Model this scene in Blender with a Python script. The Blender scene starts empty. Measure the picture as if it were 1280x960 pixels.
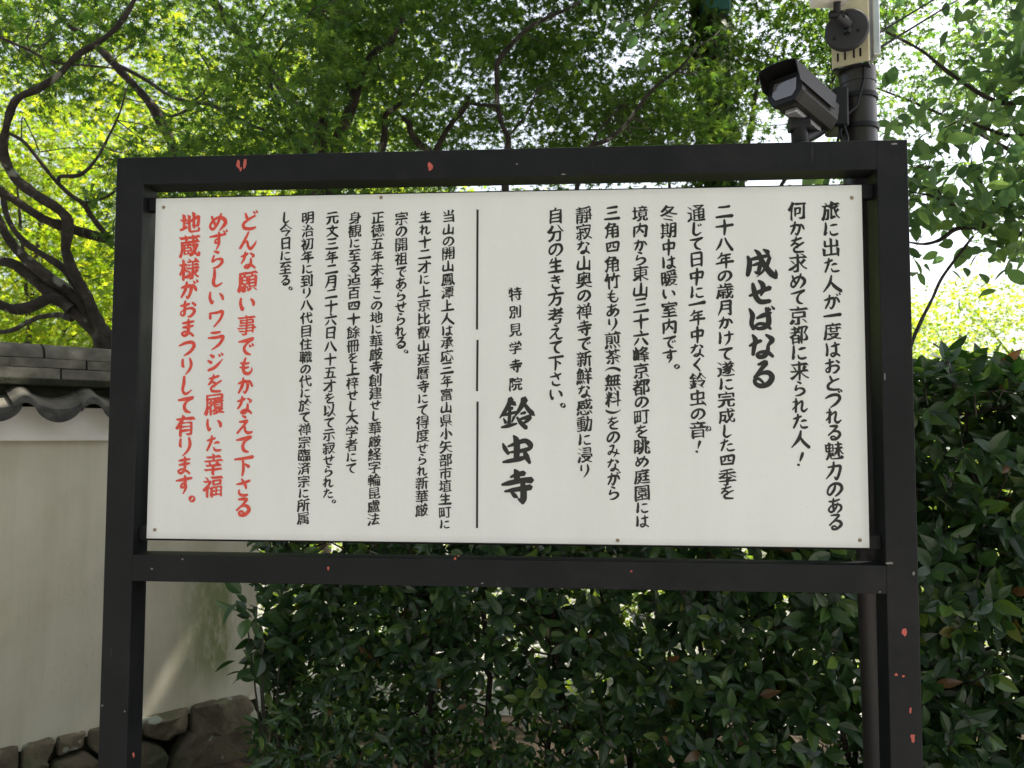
import bpy, math, random
import numpy as np
from mathutils import Vector, Matrix, noise
from mathutils.geometry import delaunay_2d_cdt

SC = bpy.context.scene
COL = SC.collection
R = math.radians

# ------------------------------------------------------------------ camera, sky, sun, exposure
CAM_LOC = Vector((0.2018, -2.0940, 1.5790))
YAW, PITCH, ROLL, FOCAL = -0.07764, 0.05890, 0.00306, 1050.0
_f = Vector((math.sin(YAW)*math.cos(PITCH), math.cos(YAW)*math.cos(PITCH), math.sin(PITCH)))
_r = Vector((math.cos(YAW), -math.sin(YAW), 0)); _u = _r.cross(_f)
CR = _r*math.cos(ROLL)+_u*math.sin(ROLL); CU = _u*math.cos(ROLL)-_r*math.sin(ROLL)
cam_data = bpy.data.cameras.new('camera')
cam_data.sensor_width = 36; cam_data.lens = 36*FOCAL/1280
cam_data.clip_start = .05; cam_data.clip_end = 500
cam_data.dof.use_dof = True; cam_data.dof.focus_distance = 2.15; cam_data.dof.aperture_fstop = 7.5   # small lens focused on the board
cam = bpy.data.objects.new('camera', cam_data); COL.objects.link(cam)
cam.matrix_world = Matrix(((CR.x, CU.x, -_f.x, CAM_LOC.x), (CR.y, CU.y, -_f.y, CAM_LOC.y), (CR.z, CU.z, -_f.z, CAM_LOC.z), (0, 0, 0, 1)))
SC.camera = cam

SUN_AZ, SUN_EL = math.atan2(.85, .53), R(56)
world = bpy.data.worlds.new('World'); SC.world = world; world.use_nodes = True
wn = world.node_tree.nodes; wl = world.node_tree.links
sky = wn.new('ShaderNodeTexSky'); sky.sky_type = 'NISHITA'; sky.sun_disc = False
sky.sun_elevation = SUN_EL; sky.sun_rotation = SUN_AZ
sky.air_density = 1.0; sky.dust_density = 4.0; sky.ozone_density = 1.0
hz = wn.new('ShaderNodeHueSaturation'); hz.inputs['Saturation'].default_value = .50; wl.new(sky.outputs[0], hz.inputs['Color'])   # hazy, nearly white sky
wl.new(hz.outputs[0], wn['Background'].inputs[0]); wn['Background'].inputs[1].default_value = 0.10
sun_data = bpy.data.lights.new('sun', 'SUN'); sun_data.energy = 5.0; sun_data.angle = R(.53); sun_data.color = (1, .94, .84)
sun = bpy.data.objects.new('sun', sun_data); COL.objects.link(sun)
SUN_DIR = Vector((math.sin(SUN_AZ)*math.cos(SUN_EL), math.cos(SUN_AZ)*math.cos(SUN_EL), math.sin(SUN_EL)))
sun.rotation_euler = SUN_DIR.to_track_quat('Z', 'Y').to_euler()
SC.view_settings.view_transform = 'Standard'; SC.view_settings.look = 'None'
SC.view_settings.exposure = 1.70; SC.view_settings.gamma = 1
SC.render.engine = 'CYCLES'
SC.cycles.max_bounces = 8; SC.cycles.transparent_max_bounces = 4

# ------------------------------------------------------------------ helpers
def at(px, py, Y):
    """the point of the vertical plane y = Y that a line of sight of the photograph meets"""
    d = CR*((px-640)/FOCAL)-CU*((py-480)/FOCAL)+_f
    return CAM_LOC+d*((Y-CAM_LOC.y)/d.y)

def tag(o, label=None, cat=None, group=None, kind=None):
    if label: o['label'] = label
    if cat: o['category'] = cat
    if group: o['group'] = group
    if kind: o['kind'] = kind
    return o
def empty(name, loc=(0, 0, 0), rz=0, **k):
    o = bpy.data.objects.new(name, None); COL.objects.link(o); o.location = loc; o.rotation_euler = (0, 0, rz)
    o.empty_display_size = .1
    return tag(o, **k)
def link(name, me, parent=None, **k):
    o = bpy.data.objects.new(name, me); COL.objects.link(o)
    if parent: o.parent = parent
    return tag(o, **k)

def mesh_np(name, V, F, mat, smooth=False, mats=None, mi=None):
    """V (n,3); F: (m,3) or (m,4) array"""
    V = np.asarray(V, dtype=np.float32); F = np.asarray(F, dtype=np.int32)
    me = bpy.data.meshes.new(name); k = F.shape[1]
    me.vertices.add(len(V)); me.vertices.foreach_set('co', V.ravel())
    me.loops.add(F.size); me.loops.foreach_set('vertex_index', F.ravel())
    me.polygons.add(len(F)); me.polygons.foreach_set('loop_start', np.arange(0, F.size, k, dtype=np.int32))
    me.polygons.foreach_set('use_smooth', np.full(len(F), smooth, dtype=bool))
    me.materials.append(mat)
    if mats:
        for m in mats: me.materials.append(m)
        me.polygons.foreach_set('material_index', np.asarray(mi, dtype=np.int32))
    me.update(calc_edges=True); me.validate()
    return me

class MB:
    """collects shapes for ONE mesh"""
    def __init__(s): s.v = []; s.f = []
    def add(s, V, F):
        o = len(s.v); s.v += [tuple(p) for p in V]; s.f += [tuple(i+o for i in f) for f in F]; return s
    def box(s, lo, hi, bev=0.0, M=None):
        x0, y0, z0 = lo; x1, y1, z1 = hi; b = bev
        if b <= 0:
            V = [(x, y, z) for z in (z0, z1) for y in (y0, y1) for x in (x0, x1)]
            F = [(0, 2, 3, 1), (4, 5, 7, 6), (0, 1, 5, 4), (2, 6, 7, 3), (0, 4, 6, 2), (1, 3, 7, 5)]
        else:
            V = []; c = [(x0, x1), (y0, y1), (z0, z1)]; idx = {}
            for i in range(8):
                sg = (i & 1, i >> 1 & 1, i >> 2 & 1)
                for ax in range(3):
                    p = []
                    for k in range(3):
                        v = c[k][sg[k]]
                        if k != ax: v += b*(1-2*sg[k])
                        p.append(v)
                    idx[i, ax] = len(V); V.append(p)
            F = []
            for ax in range(3):
                a1, a2 = (ax+1) % 3, (ax+2) % 3
                for sd in (0, 1):
                    q = [(sd << ax) | (u << a1) | (w << a2) for u, w in ((0, 0), (1, 0), (1, 1), (0, 1))]
                    f = [idx[k, ax] for k in q]; F.append(f if sd else f[::-1])
                for u in (0, 1):
                    for w in (0, 1):
                        e0 = (u << a1) | (w << a2); e1 = e0 | (1 << ax)
                        f = [idx[e0, a1], idx[e1, a1], idx[e1, a2], idx[e0, a2]]
                        F.append(f if u == w else f[::-1])
            for i in range(8):
                f = [idx[i, 0], idx[i, 1], idx[i, 2]]; sg = (i & 1)+(i >> 1 & 1)+(i >> 2 & 1)
                F.append(f if sg % 2 == 1 else f[::-1])
        if M is not None: V = [tuple(M @ Vector(p)) for p in V]
        return s.add(V, F)
    def tube(s, pts, rad, n=8, cap=True):
        pts = [Vector(p) for p in pts]
        if not hasattr(rad, '__len__'): rad = [rad]*len(pts)
        V = []; F = []; ref = None
        for i, p in enumerate(pts):
            t = (pts[min(i+1, len(pts)-1)]-pts[max(i-1, 0)]).normalized()
            if ref is None: ref = t.orthogonal().normalized()
            ref = (ref-t*ref.dot(t)); ref = ref.normalized() if ref.length > 1e-6 else t.orthogonal().normalized()
            b = t.cross(ref)
            for k in range(n):
                a = 2*math.pi*k/n; V.append(p+(ref*math.cos(a)+b*math.sin(a))*rad[i])
        for i in range(len(pts)-1):
            for k in range(n):
                a, b_ = i*n+k, i*n+(k+1) % n; F.append((a, b_, b_+n, a+n))
        if cap: F.append(tuple(range(n))[::-1]); F.append(tuple(range((len(pts)-1)*n, len(pts)*n)))
        return s.add(V, F)
    def lathe(s, prof, n=24, M=None):
        """prof: (r, z) pairs round the z axis"""
        V = []; F = []
        for r, z in prof:
            for k in range(n): a = 2*math.pi*k/n; V.append(Vector((r*math.cos(a), r*math.sin(a), z)))
        for i in range(len(prof)-1):
            for k in range(n): a, b = i*n+k, i*n+(k+1) % n; F.append((a, b, b+n, a+n))
        F.append(tuple(range(n))[::-1]); F.append(tuple(range((len(prof)-1)*n, len(prof)*n)))
        if M is not None: V = [M @ v for v in V]
        return s.add(V, F)
    def build(s, name, mat, parent=None, smooth=False, **k):
        me = bpy.data.meshes.new(name); me.from_pydata(s.v, [], s.f); me.materials.append(mat)
        if smooth:
            me.polygons.foreach_set('use_smooth', [True]*len(me.polygons))
            try: me.set_sharp_from_angle(angle=R(40))
            except Exception: pass
        me.update()
        return link(name, me, parent, **k)

# ------------------------------------------------------------------ materials
def new_mat(name):
    m = bpy.data.materials.new(name); m.use_nodes = True
    return m, m.node_tree.nodes, m.node_tree.links, m.node_tree.nodes['Principled BSDF']
def noise_node(nt, ln, scale, detail=4, rough=.6, coord='Object', vec=None, stretch=None):
    n = nt.new('ShaderNodeTexNoise'); n.inputs['Scale'].default_value = scale; n.inputs['Detail'].default_value = detail
    n.inputs['Roughness'].default_value = rough
    tc = nt.new('ShaderNodeTexCoord'); src = tc.outputs[coord]
    if stretch:
        mp = nt.new('ShaderNodeMapping'); mp.inputs['Scale'].default_value = stretch; ln.new(src, mp.inputs[0]); src = mp.outputs[0]
    ln.new(src, n.inputs['Vector'])
    return n
def ramp(nt, ln, src, stops):
    r = nt.new('ShaderNodeValToRGB'); e = r.color_ramp.elements
    while len(e) < len(stops): e.new(.5)
    for k, (p, c) in enumerate(stops): e[k].position = p; e[k].color = (*c, 1) if len(c) == 3 else c
    ln.new(src, r.inputs[0]); return r
def mixc(nt, ln, fac, a, b, mode='MIX'):
    m = nt.new('ShaderNodeMix'); m.data_type = 'RGBA'; m.blend_type = mode
    for i, s in ((0, fac), (6, a), (7, b)):
        if hasattr(s, 'links') or hasattr(s, 'is_linked'): ln.new(s, m.inputs[i])
        elif i == 0: m.inputs[0].default_value = s
        else: m.inputs[i].default_value = (*s, 1)
    return m.outputs[2]
def bump(nt, ln, bsdf, src, strength=.3, dist=.01):
    b = nt.new('ShaderNodeBump'); b.inputs['Strength'].default_value = strength; b.inputs['Distance'].default_value = dist
    ln.new(src, b.inputs['Height']); ln.new(b.outputs[0], bsdf.inputs['Normal']); return b

def mat_rough(name, c1, c2, scale=6, rough=.8, bstr=.3, bdist=.01, detail=6, spec=.3, stretch=None, c3=None, metallic=0):
    m, nt, ln, p = new_mat(name)
    n = noise_node(nt, ln, scale, detail, .65, stretch=stretch)
    st = [(.3, c1), (.7, c2)] if c3 is None else [(.28, c1), (.5, c2), (.72, c3)]
    r = ramp(nt, ln, n.outputs[0], st); ln.new(r.outputs[0], p.inputs['Base Color'])
    p.inputs['Roughness'].default_value = rough; p.inputs['Specular IOR Level'].default_value = spec; p.inputs['Metallic'].default_value = metallic
    n2 = noise_node(nt, ln, scale*5, 5, .7, stretch=stretch); bump(nt, ln, p, n2.outputs[0], bstr, bdist)
    return m
def mat_leaf(name, stops, trans, tfac=.45, rough=.45, spec=.4, tmul=1.0):
    """leaf: reflects one colour, lets another through; every leaf picks its own place on the ramp"""
    m, nt, ln, p = new_mat(name)
    g = nt.new('ShaderNodeNewGeometry'); oi = nt.new('ShaderNodeObjectInfo')
    a = nt.new('ShaderNodeMath'); a.operation = 'ADD'; ln.new(g.outputs['Random Per Island'], a.inputs[0]); ln.new(oi.outputs['Random'], a.inputs[1])
    fr = nt.new('ShaderNodeMath'); fr.operation = 'FRACT'; ln.new(a.outputs[0], fr.inputs[0])
    r = ramp(nt, ln, fr.outputs[0], stops); ln.new(r.outputs[0], p.inputs['Base Color'])
    p.inputs['Roughness'].default_value = rough; p.inputs['Specular IOR Level'].default_value = spec
    tr = nt.new('ShaderNodeBsdfTranslucent')
    r2 = ramp(nt, ln, fr.outputs[0], trans); ln.new(r2.outputs[0], tr.inputs[0])
    mx = nt.new('ShaderNodeMixShader'); mx.inputs[0].default_value = tfac
    ln.new(p.outputs[0], mx.inputs[1]); ln.new(tr.outputs[0], mx.inputs[2])
    ln.new(mx.outputs[0], nt['Material Output'].inputs['Surface'])
    return m
def mat_plain(name, c, rough=.5, metallic=0, spec=.5, coat=0):
    m, nt, ln, p = new_mat(name)
    n = noise_node(nt, ln, 14, 5, .7)
    r = ramp(nt, ln, n.outputs[0], [(.3, tuple(x*.82 for x in c)), (.7, tuple(min(1, x*1.12) for x in c))]); ln.new(r.outputs[0], p.inputs['Base Color'])
    rr = nt.new('ShaderNodeMapRange'); rr.inputs[3].default_value = rough*.8; rr.inputs[4].default_value = min(1, rough*1.2)
    ln.new(n.outputs[0], rr.inputs[0]); ln.new(rr.outputs[0], p.inputs['Roughness'])
    p.inputs['Metallic'].default_value = metallic; p.inputs['Specular IOR Level'].default_value = spec; p.inputs['Coat Weight'].default_value = coat
    return m

M = {}
def frame_mat():
    m, nt, ln, p = new_mat('black_painted_steel')
    a = noise_node(nt, ln, 4, 7, .7); r = ramp(nt, ln, a.outputs[0], [(.3, (.0045, .0047, .0058)), (.7, (.0115, .0115, .013))])
    d = noise_node(nt, ln, 2.3, 8, .75); rd = ramp(nt, ln, d.outputs[0], [(.52, (0, 0, 0)), (.72, (.55, .55, .55))])
    x = mixc(nt, ln, rd.outputs[0], r.outputs[0], (.030, .028, .027))
    s = noise_node(nt, ln, 60, 3, .6, stretch=(1, 1, .12)); rs_ = ramp(nt, ln, s.outputs[0], [(.70, (0, 0, 0)), (.74, (.6, .6, .6))])
    x = mixc(nt, ln, rs_.outputs[0], x, (.045, .043, .042))
    ln.new(x, p.inputs['Base Color'])
    rr = nt.new('ShaderNodeMapRange'); rr.inputs[3].default_value = .38; rr.inputs[4].default_value = .72; ln.new(d.outputs[0], rr.inputs[0]); ln.new(rr.outputs[0], p.inputs['Roughness'])
    p.inputs['Specular IOR Level'].default_value = .22
    n2 = noise_node(nt, ln, 30, 6, .7); bump(nt, ln, p, n2.outputs[0], .18, .003)
    return m
M['frame'] = frame_mat()
M['ink'] = mat_plain('black_paint_lettering', (.014, .013, .012), .45)
def red_ink():
    m, nt, ln, p = new_mat('red_paint_lettering')
    n = noise_node(nt, ln, 260, 3, .6); r = ramp(nt, ln, n.outputs[0], [(.35, (.60, .035, .025)), (.7, (.78, .11, .07))])
    ln.new(r.outputs[0], p.inputs['Base Color']); p.inputs['Roughness'].default_value = .5; return m
M['red'] = red_ink()
def panel_mat():
    m, nt, ln, p = new_mat('off_white_enamel_panel')
    a = noise_node(nt, ln, 1.6, 4, .6); r = ramp(nt, ln, a.outputs[0], [(.3, (.78, .785, .815)), (.7, (.81, .815, .845))])
    b = noise_node(nt, ln, 420, 2, .5); r2 = ramp(nt, ln, b.outputs[0], [(.255, (.45, .36, .25)), (.27, (1, 1, 1))])
    c = noise_node(nt, ln, 6, 4, .6, stretch=(1, 1, .15)); r3 = ramp(nt, ln, c.outputs[0], [(.33, (.95, .95, .942)), (.62, (1, 1, 1))])
    x = mixc(nt, ln, 1.0, r.outputs[0], r2.outputs[0], 'MULTIPLY'); x = mixc(nt, ln, 1.0, x, r3.outputs[0], 'MULTIPLY')
    tc = nt.new('ShaderNodeTexCoord'); sx = nt.new('ShaderNodeSeparateXYZ'); ln.new(tc.outputs['Generated'], sx.inputs[0])
    for ax in (0, 2):                                   # grime gathered along the rim of the sheet
        re = nt.new('ShaderNodeValToRGB'); e = re.color_ramp.elements; e.new(.5); e.new(.6); w = .012 if ax == 0 else .02
        for k, (q, v) in enumerate(((0, .80), (w, 1), (1-w, 1), (1, .84))): e[k].position = q; e[k].color = (v, v*.985, v*.95, 1)
        ln.new(sx.outputs[ax], re.inputs[0]); x = mixc(nt, ln, .8, x, re.outputs[0], 'MULTIPLY')
    ln.new(x, p.inputs['Base Color']); mr = nt.new('ShaderNodeMapRange'); mr.inputs[3].default_value = .12; mr.inputs[4].default_value = .34
    ln.new(c.outputs[0], mr.inputs[0]); ln.new(mr.outputs[0], p.inputs['Roughness']); p.inputs['Specular IOR Level'].default_value = .55
    return m
M['panel'] = panel_mat()
M['chip'] = mat_plain('red_undercoat', (.50, .10, .075), .7)
M['chip_grey'] = mat_plain('grey_scuff', (.20, .19, .18), .7)
M['screw'] = mat_rough('rusty_screw', (.16, .11, .07), (.35, .28, .2), 300, .6, .1, .001)
def plaster_mat():
    m, nt, ln, p = new_mat('old_lime_plaster')
    a = noise_node(nt, ln, 1.8, 6, .6); r = ramp(nt, ln, a.outputs[0], [(.3, (.385, .355, .27)), (.7, (.50, .47, .385))])
    # drips: narrow noise stretched downwards
    d = noise_node(nt, ln, 9, 5, .6, stretch=(1, 1, .10)); rd = ramp(nt, ln, d.outputs[0], [(.34, (.74, .73, .66)), (.55, (1, 1, 1))])
    x = mixc(nt, ln, .45, r.outputs[0], rd.outputs[0], 'MULTIPLY')
    # green algae near the far end of the wall, a patch of its own shape
    tc = nt.new('ShaderNodeTexCoord'); sp = nt.new('ShaderNodeSeparateXYZ'); ln.new(tc.outputs['Object'], sp.inputs[0])
    def band(sock, lo, mid0, mid1, hi):
        r_ = nt.new('ShaderNodeValToRGB'); e = r_.color_ramp.elements; e.new(.5); e.new(.6)
        for k, (q, v) in enumerate(((lo, 0), (mid0, 1), (mid1, 1), (hi, 0))): e[k].position = q; e[k].color = (v, v, v, 1)
        ln.new(sock, r_.inputs[0]); return r_.outputs[0]
    gx = band(sp.outputs[0], .66, .86, .94, 1.0); gz = band(sp.outputs[2], .33, .5, .95, 1.0)
    mu = nt.new('ShaderNodeMath'); mu.operation = 'MULTIPLY'; ln.new(gx, mu.inputs[0]); ln.new(gz, mu.inputs[1])
    n3 = noise_node(nt, ln, 12, 5, .7, stretch=(1, 1, .3)); r3 = ramp(nt, ln, n3.outputs[0], [(.36, (0, 0, 0)), (.52, (1, 1, 1))])
    mu2 = nt.new('ShaderNodeMath'); mu2.operation = 'MULTIPLY'; ln.new(mu.outputs[0], mu2.inputs[0]); ln.new(r3.outputs[0], mu2.inputs[1])
    x = mixc(nt, ln, mu2.outputs[0], x, (.17, .19, .085))
    # hairline crack
    w = noise_node(nt, ln, 3.0, 6, .7, stretch=(1.5, 1, .35)); rc = ramp(nt, ln, w.outputs[0], [(.497, (1, 1, 1)), (.5, (.72, .7, .66)), (.503, (1, 1, 1))])
    n4 = noise_node(nt, ln, 1.1, 2, .5); r4 = ramp(nt, ln, n4.outputs[0], [(.5, (0, 0, 0)), (.6, (1, 1, 1))])
    x2 = mixc(nt, ln, 1.0, x, rc.outputs[0], 'MULTIPLY'); x = mixc(nt, ln, r4.outputs[0], x, x2)
    ln.new(x, p.inputs['Base Color']); p.inputs['Roughness'].default_value = .9
    nb = noise_node(nt, ln, 35, 5, .65); bump(nt, ln, p, nb.outputs[0], .15, .004)
    return m
M['plaster'] = plaster_mat()
M['plaster_band'] = mat_rough('white_plaster_band', (.55, .52, .47), (.68, .65, .60), 3, .85, .12, .003)
def stone_mat():
    m, nt, ln, p = new_mat('mossy_field_stone')
    oi = nt.new('ShaderNodeObjectInfo')
    a = noise_node(nt, ln, 9, 8, .7); r = ramp(nt, ln, a.outputs[0], [(.25, (.075, .055, .036)), (.5, (.15, .12, .078)), (.75, (.23, .19, .12))])
    g = noise_node(nt, ln, 5, 5, .6); rg = ramp(nt, ln, g.outputs[0], [(.48, (0, 0, 0)), (.62, (1, 1, 1))])
    x = mixc(nt, ln, rg.outputs[0], r.outputs[0], (.085, .095, .04))
    l = noise_node(nt, ln, 7.5, 3, .45); rl = ramp(nt, ln, l.outputs[0], [(.60, (0, 0, 0)), (.62, (1, 1, 1))])
    x = mixc(nt, ln, rl.outputs[0], x, (.33, .35, .28))
    hs = nt.new('ShaderNodeHueSaturation'); ln.new(x, hs.inputs['Color'])
    mr = nt.new('ShaderNodeMapRange'); mr.inputs[3].default_value = .45; mr.inputs[4].default_value = .85; ln.new(oi.outputs['Random'], mr.inputs[0]); ln.new(mr.outputs[0], hs.inputs['Value'])
    ln.new(hs.outputs[0], p.inputs['Base Color']); p.inputs['Roughness'].default_value = .9
    b = noise_node(nt, ln, 28, 8, .7); bump(nt, ln, p, b.outputs[0], .7, .012)
    return m
M['stone'] = stone_mat()
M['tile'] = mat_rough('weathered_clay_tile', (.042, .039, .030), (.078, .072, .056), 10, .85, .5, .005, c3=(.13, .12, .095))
M['tile_dark'] = mat_rough('dark_clay_tile', (.018, .018, .017), (.040, .039, .036), 14, .8, .4, .004, c3=(.10, .095, .085), spec=.15)
M['moss'] = mat_rough('dark_moss_and_mortar', (.010, .011, .006), (.03, .032, .014), 30, 1, .9, .02)
def bark_mat(name, c1, c2, c3):
    m, nt, ln, p = new_mat(name)
    a = noise_node(nt, ln, 13, 8, .7, coord='Object'); r = ramp(nt, ln, a.outputs[0], [(.3, c1), (.55, c2), (.75, c3)])
    l = noise_node(nt, ln, 9, 4, .5); rl = ramp(nt, ln, l.outputs[0], [(.6, (0, 0, 0)), (.66, (1, 1, 1))])
    x = mixc(nt, ln, rl.outputs[0], r.outputs[0], (.20, .19, .15))
    ln.new(x, p.inputs['Base Color']); p.inputs['Roughness'].default_value = .92; p.inputs['Specular IOR Level'].default_value = .2
    b = noise_node(nt, ln, 55, 8, .75); bump(nt, ln, p, b.outputs[0], .8, .012)
    return m
M['bark'] = bark_mat('maple_bark', (.016, .013, .011), (.045, .037, .030), (.10, .086, .070))
M['bark_dark'] = bark_mat('dark_bark', (.016, .013, .011), (.04, .032, .026), (.08, .065, .052))
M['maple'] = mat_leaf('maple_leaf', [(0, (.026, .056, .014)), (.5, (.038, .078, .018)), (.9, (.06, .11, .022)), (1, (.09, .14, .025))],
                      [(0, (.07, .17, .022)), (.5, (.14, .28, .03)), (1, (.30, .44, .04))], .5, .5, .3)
M['maple_sun'] = mat_leaf('sunlit_maple_leaf', [(0, (.05, .10, .008)), (.5, (.10, .155, .012)), (1, (.15, .19, .015))],
                      [(0, (.19, .35, .012)), (.5, (.36, .50, .015)), (1, (.60, .62, .03))], .5, .5, .3)  # brighter, yellower copy of the maple leaf: sunlight put into its colour
M['ovate'] = mat_leaf('thin_oval_leaf', [(0, (.035, .075, .022)), (.6, (.055, .11, .03)), (1, (.08, .14, .035))],
                      [(0, (.11, .22, .08)), (.5, (.18, .33, .10)), (1, (.30, .46, .10))], .42, .45, .35)
M['hedge'] = mat_leaf('evergreen_hedge_leaf', [(0, (.018, .042, .016)), (.45, (.028, .062, .022)), (.80, (.044, .088, .028)), (.92, (.07, .13, .03)), (.985, (.11, .18, .03)), (.994, (.12, .06, .024)), (1, (.13, .07, .03))],
                      [(0, (.03, .10, .01)), (.6, (.07, .18, .015)), (.93, (.25, .42, .03)), (.994, (.3, .14, .03)), (1, (.3, .14, .03))], .22, .30, .5)
M['ivy'] = mat_leaf('ivy_leaf', [(0, (.025, .055, .012)), (.6, (.045, .085, .016)), (1, (.09, .13, .025))],
                      [(0, (.05, .12, .015)), (1, (.13, .24, .03))], .35, .5, .3)
M['far'] = mat_leaf('far_foliage', [(0, (.04, .09, .018)), (.5, (.08, .15, .02)), (1, (.15, .20, .03))],
                      [(0, (.18, .34, .02)), (.5, (.34, .48, .025)), (1, (.58, .62, .06))], .5, .6, .2)
M['twig'] = mat_plain('twig_bark', (.05, .04, .03), .9)
def ground_mat():
    m, nt, ln, p = new_mat('raked_gravel_ground')
    a = noise_node(nt, ln, .35, 5, .6); r = ramp(nt, ln, a.outputs[0], [(.35, (.25, .24, .225)), (.65, (.34, .33, .315))])
    b = noise_node(nt, ln, 40, 6, .7); r2 = ramp(nt, ln, b.outputs[0], [(.3, (.6, .6, .6)), (.7, (1, 1, 1))])
    ln.new(mixc(nt, ln, 1.0, r.outputs[0], r2.outputs[0], 'MULTIPLY'), p.inputs['Base Color'])
    p.inputs['Roughness'].default_value = .95; bump(nt, ln, p, b.outputs[0], .6, .02)
    return m
M['ground'] = ground_mat()
M['hill'] = mat_rough('leafy_hillside_soil', (.05, .06, .02), (.09, .10, .03), 3, 1, .8, .1, c3=(.14, .13, .06))
M['soil'] = mat_rough('dark_leaf_litter', (.02, .014, .009), (.045, .032, .02), 9, 1, .9, .03, c3=(.09, .06, .035))
M['pole'] = mat_plain('brown_painted_pole', (.022, .017, .016), .38)
M['black'] = mat_plain('black_plastic', (.009, .009, .011), .45, 0, .25)
M['plate'] = mat_plain('charcoal_mount', (.020, .020, .023), .6)
M['beige'] = mat_plain('beige_channel_steel', (.48, .43, .27), .55)
M['steel'] = mat_plain('galvanised_steel', (.55, .55, .58), .35, .7)
M['white'] = mat_plain('white_plastic', (.72, .68, .62), .4)
M['housing'] = mat_plain('dark_brown_housing', (.008, .0075, .008), .45, 0, .25)
M['housing_light'] = mat_plain('grey_olive_housing', (.020, .019, .016), .5, 0, .3)
def glass_mat():
    m, nt, ln, p = new_mat('lens_window_glass')
    p.inputs['Base Color'].default_value = (.10, .09, .09, 1); p.inputs['Roughness'].default_value = .06; p.inputs['Specular IOR Level'].default_value = 1; p.inputs['Coat Weight'].default_value = 1
    n = noise_node(nt, ln, 22, 3); bump(nt, ln, p, n.outputs[0], .15, .01); return m
M['glass'] = glass_mat()
M['teal'] = mat_plain('teal_painted_box', (.01, .09, .075), .5)
M['cable'] = mat_plain('black_cable_sheath', (.006, .006, .006), .9, 0, .1)
_gl = {}
_fc = bpy.data.curves.new('glyph_source', 'FONT')
_fo = bpy.data.objects.new('glyph_source', _fc)
def brush_ends(pts):
    """the square stroke ends of the font become the tapered, slanted ends a brush leaves"""
    n = len(pts); P = [p.copy() for p in pts]; ext = {}
    for i in range(n):
        p, q = pts[i], pts[(i+1) % n]; a, b = pts[i-1], pts[(i+2) % n]
        w = (q-p).length
        if not .035 < w < .11: continue
        d = p-a; e = b-q
        if d.length < .03 or e.length < .03: continue
        d.normalize(); e.normalize(); t = (q-p)/w
        if abs(d.dot(t)) > .55 or abs(e.dot(t)) > .55 or d.dot(e) > -.6: continue
        m = (p+q)/2; j = (i+1) % n
        if d.y < -.35:                       # a stroke that ends going down: lift off
            s = .30 if abs(d.x) > .25 else .55
            P[i] = m+(p-m)*s+d*.030; P[j] = m+(q-m)*s+d*.030
            k = .09 if abs(d.x) > .25 else .05
            A, B = p-d*k, q-d*k
            if (p-a).length > k*1.2: ext[i] = [A]
            if (b-q).length > k*1.2: ext[j] = [B]
        elif d.y > .35:                      # the top of a stroke: the brush sets down slanting
            l, r = (i, j) if p.x < q.x else (j, i)
            P[l] = pts[l]+Vector((-.022, .018)); P[r] = pts[r]+Vector((.004, -.030))
        elif d.x > 0:                        # right end of a level stroke: pressed down
            hi, lo = (i, j) if p.y > q.y else (j, i)
            P[hi] = pts[hi]+Vector((-.030, .022)); P[lo] = pts[lo]+Vector((.028, -.016))
        else:
            hi, lo = (i, j) if p.y > q.y else (j, i)
            P[hi] = pts[hi]+Vector((-.025, .012)); P[lo] = pts[lo]+Vector((.022, .004))
    out = []
    for i in range(n):
        j = (i-1) % n
        if i in ext and (P[i]-pts[i]).length > 0 and (pts[(i+1) % n]-pts[i]).length < .11 and j not in ext: out += ext[i]+[P[i]]
        elif i in ext: out += [P[i]]+ext[i]
        else: out.append(P[i])
    return out
def glyph_loops(ch):
    """outline loops of a character in em units, evenly resampled, outer loops one way round and holes the other"""
    if ch in _gl: return _gl[ch]
    _fc.body = ch; _fc.fill_mode = 'NONE'; _fc.resolution_u = 3
    if _fo.name not in bpy.context.scene.collection.objects: bpy.context.scene.collection.objects.link(_fo)
    bpy.context.view_layer.update()
    me = _fo.to_mesh()
    vs = [v.co.xy.copy() for v in me.vertices]; nxt = {}
    for e in me.edges: nxt.setdefault(e.vertices[0], []).append(e.vertices[1]); nxt.setdefault(e.vertices[1], []).append(e.vertices[0])
    seen = set(); loops = []
    for s in range(len(vs)):
        if s in seen or s not in nxt: continue
        lp = [s]; seen.add(s); cur = s
        while True:
            n = [k for k in nxt[cur] if k not in seen]
            if not n: break
            # follow index order so every loop keeps the direction of the font
            cur = (cur+1) if (cur+1) in n else n[0]
            seen.add(cur); lp.append(cur)
        pts = [vs[k] for k in lp]; pts = [p for i, p in enumerate(pts) if (p-pts[i-1]).length > 1e-5]
        pts = brush_ends(pts); out = []
        for i, p in enumerate(pts):
            q = pts[(i+1) % len(pts)]; d = (q-p).length
            if d < 1e-5: continue
            k = max(1, int(math.ceil(d/.05)))
            for j in range(k): out.append(p.lerp(q, j/k))
        if len(out) > 2: loops.append(np.array([(p.x, p.y) for p in out]))
    _fo.to_mesh_clear()
    _gl[ch] = loops
    return loops
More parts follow.
